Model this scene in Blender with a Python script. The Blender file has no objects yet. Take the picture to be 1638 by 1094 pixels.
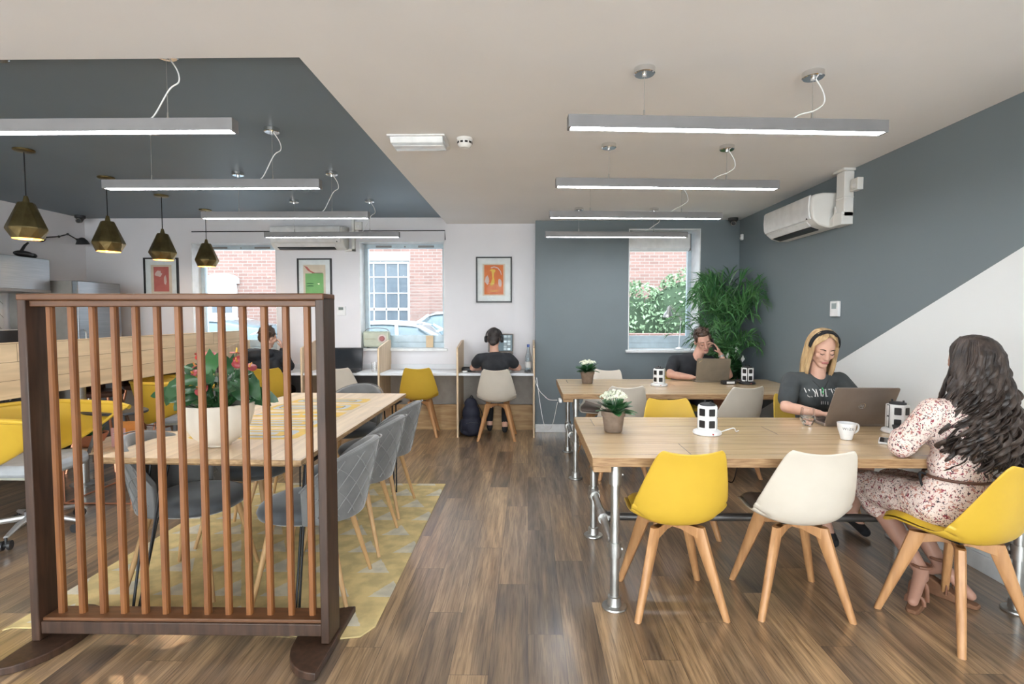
SKY = 6.2; EXPOSURE = 0.57; FRONT_FILL = 9.; LED = 32.
import bpy, bmesh, math, random
from mathutils import Vector, Matrix, Euler, noise
from math import sin, cos, pi, radians as R
random.seed(7)
scene = bpy.context.scene
COL = scene.collection

# ---------------------------------------------------------------- materials
def _n(nt, t, **k):
    n = nt.nodes.new(t)
    for a, b in k.items(): setattr(n, a, b)
    return n
def mat(name, c, rough=.5, metal=0., c2=None, scale=12., stretch=(1, 1, 1), bump=0., bscale=None,
        spec=None, sheen=0., coat=0., trans=0., ior=1.45, emit=None, es=0., amount=1., detail=4., dist=0., alpha=None, ramp=None):
    m = bpy.data.materials.new(name); m.use_nodes = True
    nt = m.node_tree; b = nt.nodes['Principled BSDF']; L = nt.links
    c = tuple(c) + (1,)
    if c2 is None: c2 = tuple(max(0, v*.88) for v in c[:3])
    c2 = tuple(c2)[:3] + (1,)
    tc = _n(nt, 'ShaderNodeTexCoord'); mp = _n(nt, 'ShaderNodeMapping'); mp.inputs['Scale'].default_value = stretch
    L.new(tc.outputs['Object'], mp.inputs['Vector'])
    nz = _n(nt, 'ShaderNodeTexNoise'); nz.inputs['Scale'].default_value = scale; nz.inputs['Detail'].default_value = detail
    nz.inputs['Distortion'].default_value = dist
    L.new(mp.outputs[0], nz.inputs['Vector'])
    cr = _n(nt, 'ShaderNodeValToRGB'); cr.color_ramp.elements[0].position = .35; cr.color_ramp.elements[1].position = .65
    cr.color_ramp.elements[0].color = c2; cr.color_ramp.elements[1].color = c
    if ramp:
        cr.color_ramp.elements[0].position = ramp[0]; cr.color_ramp.elements[1].position = ramp[1]
    L.new(nz.outputs['Fac'], cr.inputs['Fac']); L.new(cr.outputs['Color'], b.inputs['Base Color'])
    b.inputs['Roughness'].default_value = rough; b.inputs['Metallic'].default_value = metal
    b.inputs['IOR'].default_value = ior
    if spec is not None: b.inputs['Specular IOR Level'].default_value = spec
    if sheen: b.inputs['Sheen Weight'].default_value = sheen; b.inputs['Sheen Roughness'].default_value = .4
    if coat: b.inputs['Coat Weight'].default_value = coat
    if trans: b.inputs['Transmission Weight'].default_value = trans
    if emit: b.inputs['Emission Color'].default_value = tuple(emit) + (1,); b.inputs['Emission Strength'].default_value = es
    if bump:
        bn = _n(nt, 'ShaderNodeTexNoise'); bn.inputs['Scale'].default_value = bscale or scale*6; bn.inputs['Detail'].default_value = 3
        L.new(mp.outputs[0], bn.inputs['Vector'])
        bp = _n(nt, 'ShaderNodeBump'); bp.inputs['Strength'].default_value = bump; bp.inputs['Distance'].default_value = .01
        L.new(bn.outputs['Fac'], bp.inputs['Height']); L.new(bp.outputs[0], b.inputs['Normal'])
    return m

def planks(name, cols, row, length, along='Y', rough=.4, gmul=.75, fine=0., coat=0., blotch=(.28, .22), grain=(22, 1.6), gap=.0015, mortar=(.04, .03, .02), bump=.15, streak=.6, knots=True, shift=0.):
    """boards laid along one axis: per-board tone, long grain streaks, thin dark joints"""
    m = bpy.data.materials.new(name); m.use_nodes = True
    nt = m.node_tree; b = nt.nodes['Principled BSDF']; L = nt.links
    tc = _n(nt, 'ShaderNodeTexCoord'); sp = _n(nt, 'ShaderNodeSeparateXYZ'); L.new(tc.outputs['Object'], sp.inputs[0])
    cb = _n(nt, 'ShaderNodeCombineXYZ')
    ax = {'Y': ('Y', 'X', 'Z'), 'X': ('X', 'Y', 'Z'), 'YZ': ('Y', 'Z', 'X'), 'ZX': ('Z', 'X', 'Y')}[along]
    ad = _n(nt, 'ShaderNodeMath', operation='ADD'); ad.inputs[1].default_value = shift
    L.new(sp.outputs[ax[1]], ad.inputs[0]); L.new(ad.outputs[0], cb.inputs[1])
    dv = _n(nt, 'ShaderNodeMath', operation='DIVIDE'); dv.inputs[1].default_value = row; L.new(ad.outputs[0], dv.inputs[0])
    fl = _n(nt, 'ShaderNodeMath', operation='FLOOR'); L.new(dv.outputs[0], fl.inputs[0])
    ma = _n(nt, 'ShaderNodeMath', operation='MULTIPLY_ADD'); ma.inputs[1].default_value = .381966*length; L.new(fl.outputs[0], ma.inputs[0]); L.new(sp.outputs[ax[0]], ma.inputs[2]); L.new(ma.outputs[0], cb.inputs[0])
    br = _n(nt, 'ShaderNodeTexBrick'); br.offset = 0.; br.squash = 1
    br.inputs['Scale'].default_value = 1; br.inputs['Mortar Size'].default_value = gap; br.inputs['Mortar Smooth'].default_value = .1
    br.inputs['Brick Width'].default_value = length; br.inputs['Row Height'].default_value = row; br.inputs['Bias'].default_value = 0
    br.inputs['Color1'].default_value = (0, 0, 0, 1); br.inputs['Color2'].default_value = (1, 1, 1, 1); br.inputs['Mortar'].default_value = (.5, .5, .5, 1)
    L.new(cb.outputs[0], br.inputs['Vector'])
    # grain coordinates, offset per board
    off = _n(nt, 'ShaderNodeVectorMath', operation='SCALE'); off.inputs['Scale'].default_value = 37.
    L.new(br.outputs['Color'], off.inputs[0])
    sc = _n(nt, 'ShaderNodeVectorMath', operation='MULTIPLY'); sc.inputs[1].default_value = (grain[1], grain[0], 3)
    L.new(cb.outputs[0], sc.inputs[0])
    adv = _n(nt, 'ShaderNodeVectorMath', operation='ADD'); L.new(sc.outputs[0], adv.inputs[0]); L.new(off.outputs[0], adv.inputs[1])
    n1 = _n(nt, 'ShaderNodeTexNoise'); n1.inputs['Scale'].default_value = 1; n1.inputs['Detail'].default_value = 6; n1.inputs['Distortion'].default_value = .6
    L.new(adv.outputs[0], n1.inputs['Vector'])
    sc2 = _n(nt, 'ShaderNodeVectorMath', operation='MULTIPLY'); sc2.inputs[1].default_value = (blotch[0], blotch[1], 1)
    L.new(adv.outputs[0], sc2.inputs[0])
    n2 = _n(nt, 'ShaderNodeTexNoise'); n2.inputs['Scale'].default_value = 1.; n2.inputs['Detail'].default_value = 3; n2.inputs['Distortion'].default_value = 1.2
    L.new(sc2.outputs[0], n2.inputs['Vector'])
    # value = board*(1-streak) + blotch*streak
    sb = _n(nt, 'ShaderNodeSeparateColor'); L.new(br.outputs['Color'], sb.inputs[0])
    mr = _n(nt, 'ShaderNodeMapRange'); mr.inputs['From Min'].default_value = .3; mr.inputs['From Max'].default_value = .7
    L.new(n2.outputs['Fac'], mr.inputs['Value'])
    mx = _n(nt, 'ShaderNodeMix', data_type='FLOAT'); mx.inputs[0].default_value = streak
    L.new(sb.outputs[0], mx.inputs[2]); L.new(mr.outputs[0], mx.inputs[3])
    cr = _n(nt, 'ShaderNodeValToRGB'); el = cr.color_ramp.elements
    for i, c in enumerate(cols):
        p = i/(len(cols)-1)
        e = el[0] if i == 0 else (el[1] if i == len(cols)-1 else el.new(p))
        e.position = p; e.color = tuple(c) + (1,)
    el[0].position = 0.
    L.new(mx.outputs[0], cr.inputs['Fac'])
    gr = _n(nt, 'ShaderNodeValToRGB'); gr.color_ramp.elements[0].position = .32; gr.color_ramp.elements[1].position = .62
    gr.color_ramp.elements[0].color = (.45, .42, .40, 1); gr.color_ramp.elements[1].color = (1, 1, 1, 1)
    L.new(n1.outputs['Fac'], gr.inputs['Fac'])
    if fine:
        s3 = _n(nt, 'ShaderNodeVectorMath', operation='MULTIPLY'); s3.inputs[1].default_value = (2.2, 4.5, 1); L.new(adv.outputs[0], s3.inputs[0])
        n3 = _n(nt, 'ShaderNodeTexNoise'); n3.inputs['Scale'].default_value = 1.; n3.inputs['Detail'].default_value = 5; n3.inputs['Distortion'].default_value = .8; L.new(s3.outputs[0], n3.inputs['Vector'])
        g3 = _n(nt, 'ShaderNodeValToRGB'); g3.color_ramp.elements[0].position = .36; g3.color_ramp.elements[1].position = .56
        g3.color_ramp.elements[0].color = (.42, .40, .40, 1); g3.color_ramp.elements[1].color = (1.08, 1.06, 1.04, 1); L.new(n3.outputs['Fac'], g3.inputs['Fac'])
        m3 = _n(nt, 'ShaderNodeMix', data_type='RGBA', blend_type='MULTIPLY'); m3.inputs[0].default_value = fine; L.new(cr.outputs['Color'], m3.inputs[6]); L.new(g3.outputs['Color'], m3.inputs[7]); crout = m3.outputs[2]
    else: crout = cr.outputs['Color']
    mg = _n(nt, 'ShaderNodeMix', data_type='RGBA', blend_type='MULTIPLY'); mg.inputs[0].default_value = gmul
    L.new(crout, mg.inputs[6]); L.new(gr.outputs['Color'], mg.inputs[7])
    mj = _n(nt, 'ShaderNodeMix', data_type='RGBA'); mj.inputs[7].default_value = tuple(mortar) + (1,)
    L.new(br.outputs['Fac'], mj.inputs[0]); L.new(mg.outputs[2], mj.inputs[6])
    L.new(mj.outputs[2], b.inputs['Base Color'])
    b.inputs['Roughness'].default_value = rough
    if coat: b.inputs['Coat Weight'].default_value = coat; b.inputs['Coat Roughness'].default_value = .2; b.inputs['Coat IOR'].default_value = 1.6
    if bump:
        bp = _n(nt, 'ShaderNodeBump'); bp.inputs['Strength'].default_value = bump; bp.inputs['Distance'].default_value = .004
        L.new(n1.outputs['Fac'], bp.inputs['Height']); L.new(bp.outputs[0], b.inputs['Normal'])
    return m

def bricks(name, a, b_, mortar, bw=.225, bh=.075):
    m = bpy.data.materials.new(name); m.use_nodes = True
    nt = m.node_tree; b = nt.nodes['Principled BSDF']; L = nt.links
    tc = _n(nt, 'ShaderNodeTexCoord'); sp = _n(nt, 'ShaderNodeSeparateXYZ'); L.new(tc.outputs['Object'], sp.inputs[0])
    s = _n(nt, 'ShaderNodeMath', operation='ADD'); L.new(sp.outputs[0], s.inputs[0]); L.new(sp.outputs[1], s.inputs[1])
    cb = _n(nt, 'ShaderNodeCombineXYZ'); L.new(s.outputs[0], cb.inputs[0]); L.new(sp.outputs[2], cb.inputs[1])
    br = _n(nt, 'ShaderNodeTexBrick'); br.inputs['Scale'].default_value = 1; br.inputs['Mortar Size'].default_value = .008
    br.inputs['Brick Width'].default_value = bw; br.inputs['Row Height'].default_value = bh
    br.inputs['Color1'].default_value = tuple(a) + (1,); br.inputs['Color2'].default_value = tuple(b_) + (1,); br.inputs['Mortar'].default_value = tuple(mortar) + (1,)
    L.new(cb.outputs[0], br.inputs['Vector']); L.new(br.outputs['Color'], b.inputs['Base Color']); b.inputs['Roughness'].default_value = .85
    return m

M = {}
M['white_wall'] = mat('white_wall_paint', (.74, .73, .755), .75, c2=(.72, .71, .735), scale=3)
M['ceil_white'] = mat('white_ceiling_paint', (.82, .80, .785), .8, c2=(.80, .78, .765), scale=2)
M['ceil_dark'] = mat('slate_ceiling_paint', (.155, .198, .235), .5, c2=(.148, .190, .226), scale=2)
M['dark_wall'] = mat('slate_wall_paint', (.165, .198, .218), .6, c2=(.157, .189, .208), scale=3, bump=.02, bscale=200)
M['trim'] = mat('white_gloss_trim', (.78, .79, .80), .35)
M['frame_alu'] = mat('pale_blue_grey_aluminium', (.50, .60, .66), .35, .1)
M['floor'] = planks('weathered_plank_floor', [(.060, .050, .048), (.22, .14, .09), (.40, .25, .135), (.13, .125, .13), (.34, .20, .105), (.085, .075, .075), (.36, .23, .13), (.20, .175, .165), (.54, .36, .20)],
                    .155, 1.15, 'Y', rough=.33, grain=(30, 2.4), streak=.50, bump=.10, gmul=.8, coat=1., fine=.6, gap=.0009, mortar=(.05, .035, .028), blotch=(.30, .22))
M['oak_top'] = planks('reclaimed_pine_boards', [(.62, .44, .25), (.84, .62, .38), (.92, .72, .47), (.95, .80, .56), (.88, .68, .43), (.72, .53, .32)], .22, 2.6, 'X', gmul=.28, rough=.27, coat=.5, fine=.3, grain=(24, 1.6), gap=.0018, mortar=(.22, .13, .07), bump=.1, streak=.5)
M['mango_top'] = planks('pale_wood_boards', [(.66, .49, .32), (.82, .64, .43), (.90, .73, .52)], .16, 1.4, 'Y', gmul=.38, rough=.33, grain=(18, 1.5), gap=.0008, mortar=(.3, .2, .12), bump=.06, streak=.5)
M['bar_boards'] = planks('knotty_light_oak_boards', [(.70, .51, .31), (.88, .69, .46), (.93, .76, .53), (.80, .61, .39)], .125, 2.3, 'YZ', gmul=.38, rough=.5, grain=(16, 1.5), gap=.002, mortar=(.25, .17, .1), bump=.1, streak=.55, shift=.04)
M['ply'] = mat('pale_birch_ply', (.66, .50, .33), .45, c2=(.56, .41, .26), scale=4, stretch=(6, 6, .8), bump=.03)
M['pine_low'] = mat('knotty_pine_board', (.58, .38, .19), .5, c2=(.42, .25, .11), scale=3, stretch=(1, 3, 9), dist=1.)
M['beech'] = mat('beech_wood', (.50, .265, .115), .42, c2=(.40, .20, .085), scale=5, stretch=(8, 8, 1), bump=.02)
M['beech_edge'] = mat('table_edge_wood', (.42, .26, .13), .55, c2=(.25, .14, .065), scale=6, stretch=(2, 9, 22))
M['mango_edge'] = mat('dining_edge_wood', (.50, .33, .17), .5, c2=(.30, .18, .09), scale=6, stretch=(5, 2, 20))
M['walnut'] = mat('dark_stained_teak', (.062, .031, .019), .45, c2=(.034, .018, .011), scale=6, stretch=(7, 7, .8), bump=.03)
M['slat'] = mat('orange_brown_teak', (.23, .088, .026), .42, c2=(.15, .054, .017), scale=5, stretch=(9, 9, .7), bump=.03)
M['teak_h'] = mat('mid_brown_teak_rail', (.145, .062, .026), .42, c2=(.085, .036, .016), scale=5, stretch=(.8, 9, 9), bump=.03)
M['yellow'] = mat('yellow_plastic', (.60, .385, .042), .4, c2=(.58, .37, .04), spec=.5)
M['white_pl'] = mat('warm_white_plastic', (.62, .565, .485), .38, c2=(.60, .545, .465))
M['pad_yellow'] = mat('yellow_leatherette', (.72, .47, .03), .5)
M['pad_taupe'] = mat('taupe_leatherette', (.22, .175, .15), .5, c2=(.2, .155, .13))
M['velvet'] = mat('grey_velvet', (.19, .19, .187), .8, c2=(.14, .14, .14), scale=7, sheen=.5, bump=.06, bscale=60)
M['velvet_d'] = mat('charcoal_seat_fabric', (.072, .078, .085), .8, c2=(.055, .06, .066), scale=8, sheen=.5)
M['stitch'] = mat('pale_grey_stitching', (.235, .235, .232), .7)
M['oakmetal'] = mat('oak_look_leg', (.47, .29, .135), .42, c2=(.38, .225, .10), scale=6, stretch=(8, 8, 1))
M['black'] = mat('black_metal', (.012, .012, .014), .4, .3)
M['black_pl'] = mat('black_plastic', (.02, .02, .022), .4)
M['steel'] = mat('galvanised_steel', (.50, .50, .485), .33, .9, c2=(.38, .375, .36), scale=14)
M['chrome'] = mat('polished_chrome', (.80, .80, .80), .12, 1., c2=(.74, .74, .74))
M['alu'] = mat('silver_lamp_housing', (.235, .23, .235), .5, .3, c2=(.22, .215, .22))
M['brass'] = mat('hammered_brass', (.26, .20, .09), .34, .9, c2=(.16, .12, .055), scale=9, bump=.35, bscale=26)
M['brass_in'] = mat('bright_brass_inside', (.85, .55, .18), .35, .6)
M['ac'] = mat('white_appliance_plastic', (.74, .73, .70), .38, c2=(.73, .72, .69))
M['white'] = mat('white_plastic', (.82, .82, .82), .35)
M['desk'] = mat('light_grey_laminate', (.70, .72, .75), .35, c2=(.68, .70, .73))
M['panel_dark'] = mat('dark_grey_panel', (.17, .17, .18), .6)  # even dark grey of the boards below the desk
M['stainless'] = mat('brushed_stainless', (.26, .28, .30), .33, .9, c2=(.22, .24, .26), scale=4, stretch=(1, 1, 40))
M['stainless_side'] = mat('grey_fridge_side', (.25, .24, .225), .5)
M['charcoal'] = mat('charcoal_cabinet', (.035, .036, .04), .5)
M['copper'] = mat('brushed_copper', (.60, .27, .16), .3, .9)
M['brownleather'] = mat('brown_leather', (.10, .045, .03), .5)
M['terracotta'] = mat('terracotta', (.46, .19, .105), .7, c2=(.38, .15, .085))
M['clay'] = mat('brown_fibre_pot', (.225, .165, .125), .8, c2=(.18, .13, .095), scale=30)
M['soil'] = mat('dark_soil', (.03, .022, .018), .95, bump=.4)
M['cream'] = mat('cream_ceramic', (.72, .66, .57), .4, c2=(.70, .64, .55))
M['leaf'] = mat('glossy_green_leaf', (.045, .15, .04), .35, c2=(.02, .085, .03), scale=9)
M['leaf_d'] = mat('deep_green_leaf', (.035, .105, .035), .32, c2=(.014, .055, .022), scale=9)
M['palm'] = mat('palm_green_leaf', (.12, .29, .095), .4, c2=(.035, .13, .045), scale=6)
M['petal'] = mat('cream_white_petals', (.84, .84, .72), .5, c2=(.74, .78, .6))
M['red'] = mat('red_glossy_spathe', (.50, .025, .02), .3, c2=(.40, .02, .015))
M['pink'] = mat('dusty_pink_spathe', (.34, .045, .05), .35)
M['orange'] = mat('orange_card', (.80, .36, .10), .6)
M['pinkcard'] = mat('pink_card', (.78, .45, .44), .6)
M['navy'] = mat('navy_backpack_nylon', (.012, .014, .03), .7, bump=.1)
M['screen_off'] = mat('dark_screen', (.018, .022, .027), .12)
M['laptop'] = mat('bronze_grey_metal', (.27, .225, .195), .42, .55, c2=(.25, .205, .175))
M['laptop2'] = mat('olive_grey_metal', (.24, .20, .15), .45, .4)
M['silver'] = mat('silver_aluminium', (.62, .63, .64), .3, .8)
M['socket'] = mat('black_socket_face', (.018, .018, .02), .35)
M['led'] = mat('led_diffuser', (.9, .93, 1.), .5, emit=(.95, .97, 1.), es=LED)
M['bulb'] = mat('warm_bulb', (1, .85, .6), .5, emit=(1, .72, .40), es=28.)
M['cardboard'] = mat('buff_card', (.72, .54, .34), .7)
M['sage'] = mat('sage_green_leatherette', (.46, .50, .40), .5)
M['mount'] = mat('off_white_mount_board', (.80, .79, .77), .6)
M['hedge'] = mat('hedge_leaf', (.24, .34, .20), .7, c2=(.12, .19, .10), scale=3)
M['twig'] = mat('brown_twigs', (.12, .07, .05), .8)
M['brick'] = bricks('red_brick', (.215, .125, .105), (.17, .098, .082), (.22, .19, .17))
M['stone'] = mat('pale_painted_stone', (.55, .56, .56), .7)
M['asphalt'] = mat('sunlit_pale_asphalt', (.42, .43, .44), .9)
M['pavement'] = mat('pale_paving', (.50, .49, .48), .9)
M['carpaint'] = mat('white_car_paint', (.58, .60, .62), .18, coat=.6)
M['carglass'] = mat('dark_car_glass', (.10, .14, .16), .06)
M['winglass'] = mat('grey_window_glass', (.08, .10, .12), .12)
M['tyre'] = mat('black_rubber', (.02, .02, .02), .8)
M['text_dark'] = mat('dark_grey_print', (.10, .10, .11), .5)
def glass_mat(name, col=(1, 1, 1), rough=0.):
    m = bpy.data.materials.new(name); m.use_nodes = True
    nt = m.node_tree; b = nt.nodes['Principled BSDF']
    b.inputs['Base Color'].default_value = tuple(col) + (1,); b.inputs['Transmission Weight'].default_value = 1.
    b.inputs['Roughness'].default_value = rough; b.inputs['IOR'].default_value = 1.45
    return m
M['glass'] = glass_mat('clear_glass')
M['bottle'] = glass_mat('clear_blue_glass', (.85, .93, .97))
def pane_mat():
    m = bpy.data.materials.new('window_pane'); m.use_nodes = True
    nt = m.node_tree; L = nt.links
    nt.nodes.remove(nt.nodes['Principled BSDF']); out = nt.nodes['Material Output']
    tr = _n(nt, 'ShaderNodeBsdfTransparent'); tr.inputs[0].default_value = (.97, .985, .99, 1)
    gl = _n(nt, 'ShaderNodeBsdfGlossy'); gl.inputs['Roughness'].default_value = .02
    fr = _n(nt, 'ShaderNodeFresnel'); fr.inputs[0].default_value = 1.12
    mx = _n(nt, 'ShaderNodeMixShader'); L.new(fr.outputs[0], mx.inputs[0]); L.new(tr.outputs[0], mx.inputs[1]); L.new(gl.outputs[0], mx.inputs[2])
    L.new(mx.outputs[0], out.inputs[0])
    return m
M['pane'] = pane_mat()
def rightwall_mat():
    m = bpy.data.materials.new('two_tone_diagonal_wall_paint'); m.use_nodes = True
    nt = m.node_tree; b = nt.nodes['Principled BSDF']; L = nt.links
    tc = _n(nt, 'ShaderNodeTexCoord'); sp = _n(nt, 'ShaderNodeSeparateXYZ'); L.new(tc.outputs['Object'], sp.inputs[0])
    mu = _n(nt, 'ShaderNodeMath', operation='MULTIPLY'); mu.inputs[1].default_value = .4520; L.new(sp.outputs[1], mu.inputs[0])
    ad = _n(nt, 'ShaderNodeMath', operation='ADD'); L.new(mu.outputs[0], ad.inputs[0]); L.new(sp.outputs[2], ad.inputs[1])
    gt = _n(nt, 'ShaderNodeMath', operation='GREATER_THAN'); gt.inputs[1].default_value = 2.998; L.new(ad.outputs[0], gt.inputs[0])
    mx = _n(nt, 'ShaderNodeMix', data_type='RGBA'); mx.inputs[6].default_value = (.74, .76, .76, 1); mx.inputs[7].default_value = (.165, .198, .218, 1)
    L.new(gt.outputs[0], mx.inputs[0]); L.new(mx.outputs[2], b.inputs['Base Color']); b.inputs['Roughness'].default_value = .6
    return m
M['right_wall'] = rightwall_mat()
def herring_mat():
    m = bpy.data.materials.new('herringbone_white_tiles'); m.use_nodes = True
    nt = m.node_tree; b = nt.nodes['Principled BSDF']; L = nt.links
    tc = _n(nt, 'ShaderNodeTexCoord'); mp = _n(nt, 'ShaderNodeMapping'); mp.inputs['Rotation'].default_value = (R(45), 0, 0)
    L.new(tc.outputs['Object'], mp.inputs['Vector']); sp = _n(nt, 'ShaderNodeSeparateXYZ'); L.new(mp.outputs[0], sp.inputs[0])
    cb = _n(nt, 'ShaderNodeCombineXYZ'); L.new(sp.outputs[1], cb.inputs[0]); L.new(sp.outputs[2], cb.inputs[1])
    br = _n(nt, 'ShaderNodeTexBrick'); br.inputs['Scale'].default_value = 1; br.inputs['Mortar Size'].default_value = .004
    br.inputs['Brick Width'].default_value = .3; br.inputs['Row Height'].default_value = .1
    br.inputs['Color1'].default_value = (.7, .69, .68, 1); br.inputs['Color2'].default_value = (.66, .65, .64, 1); br.inputs['Mortar'].default_value = (.33, .32, .31, 1)
    L.new(cb.outputs[0], br.inputs['Vector']); L.new(br.outputs['Color'], b.inputs['Base Color']); b.inputs['Roughness'].default_value = .25
    return m
M['tiles'] = herring_mat()
def rug_mat():
    """flat-woven yellow rug with scattered pale triangles"""
    m = bpy.data.materials.new('yellow_triangle_rug'); m.use_nodes = True
    nt = m.node_tree; b = nt.nodes['Principled BSDF']; L = nt.links
    tc = _n(nt, 'ShaderNodeTexCoord')
    mp = _n(nt, 'ShaderNodeMapping'); mp.inputs['Scale'].default_value = (1/.27, 1/.25, 1); L.new(tc.outputs['Object'], mp.inputs['Vector'])
    nz = _n(nt, 'ShaderNodeTexNoise'); nz.inputs['Scale'].default_value = 40; L.new(tc.outputs['Object'], nz.inputs['Vector'])
    wob = _n(nt, 'ShaderNodeVectorMath', operation='MULTIPLY_ADD'); wob.inputs[1].default_value = (.05, .05, 0)
    L.new(nz.outputs['Color'], wob.inputs[0]); L.new(mp.outputs[0], wob.inputs[2])
    sp = _n(nt, 'ShaderNodeSeparateXYZ'); L.new(wob.outputs[0], sp.inputs[0])
    def mth(op, a, bb=None, c=None):
        n = _n(nt, 'ShaderNodeMath', operation=op)
        for i, v in enumerate((a, bb, c)):
            if v is None: continue
            if isinstance(v, (int, float)): n.inputs[i].default_value = v
            else: L.new(v, n.inputs[i])
        return n.outputs[0]
    fy = mth('FLOOR', sp.outputs[1]); odd = mth('MODULO', fy, 2.)
    xs = mth('MULTIPLY_ADD', odd, .5, sp.outputs[0])
    u = mth('FRACT', xs); v = mth('FRACT', sp.outputs[1])
    au = mth('ABSOLUTE', mth('SUBTRACT', u, .5))
    # triangle: |u-.5| < .36*(1-v') within v' 0..1
    vv = mth('MULTIPLY_ADD', v, 1.5, -.2)
    lim = mth('MULTIPLY_ADD', vv, -.33, .33)
    tri = mth('MULTIPLY', mth('LESS_THAN', au, lim), mth('GREATER_THAN', vv, 0.))
    mx = _n(nt, 'ShaderNodeMix', data_type='RGBA'); L.new(tri, mx.inputs[0])
    mx.inputs[6].default_value = (.62, .49, .23, 1); mx.inputs[7].default_value = (.60, .56, .44, 1)
    n3 = _n(nt, 'ShaderNodeTexNoise'); n3.inputs['Scale'].default_value = 9; n3.inputs['Detail'].default_value = 8; L.new(tc.outputs['Object'], n3.inputs['Vector'])
    cr = _n(nt, 'ShaderNodeValToRGB'); cr.color_ramp.elements[0].position = .38; cr.color_ramp.elements[0].color = (.78, .78, .80, 1)
    cr.color_ramp.elements[1].position = .6; cr.color_ramp.elements[1].color = (1.08, 1.06, 1.04, 1); L.new(n3.outputs['Fac'], cr.inputs['Fac'])
    m2 = _n(nt, 'ShaderNodeMix', data_type='RGBA', blend_type='MULTIPLY'); m2.inputs[0].default_value = 1; L.new(mx.outputs[2], m2.inputs[6]); L.new(cr.outputs[0], m2.inputs[7])
    L.new(m2.outputs[2], b.inputs['Base Color']); b.inputs['Roughness'].default_value = .9
    bn = _n(nt, 'ShaderNodeTexNoise'); bn.inputs['Scale'].default_value = 250; L.new(tc.outputs['Object'], bn.inputs['Vector'])
    bp = _n(nt, 'ShaderNodeBump'); bp.inputs['Strength'].default_value = .5; bp.inputs['Distance'].default_value = .004; L.new(bn.outputs['Fac'], bp.inputs['Height']); L.new(bp.outputs[0], b.inputs['Normal'])
    return m
M['rug'] = rug_mat()

# ---------------------------------------------------------------- mesh builder
def catmull(pts, n):
    out = []
    P = [pts[0]] + list(pts) + [pts[-1]]
    for i in range(1, len(P)-2):
        a, b, c, d = [Vector(v) for v in P[i-1:i+3]]
        for k in range(n):
            t = k/n
            out.append(.5*((2*b) + (c-a)*t + (2*a-5*b+4*c-d)*t*t + (3*b-a-3*c+d)*t**3))
    out.append(Vector(P[-2]))
    return out

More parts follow.
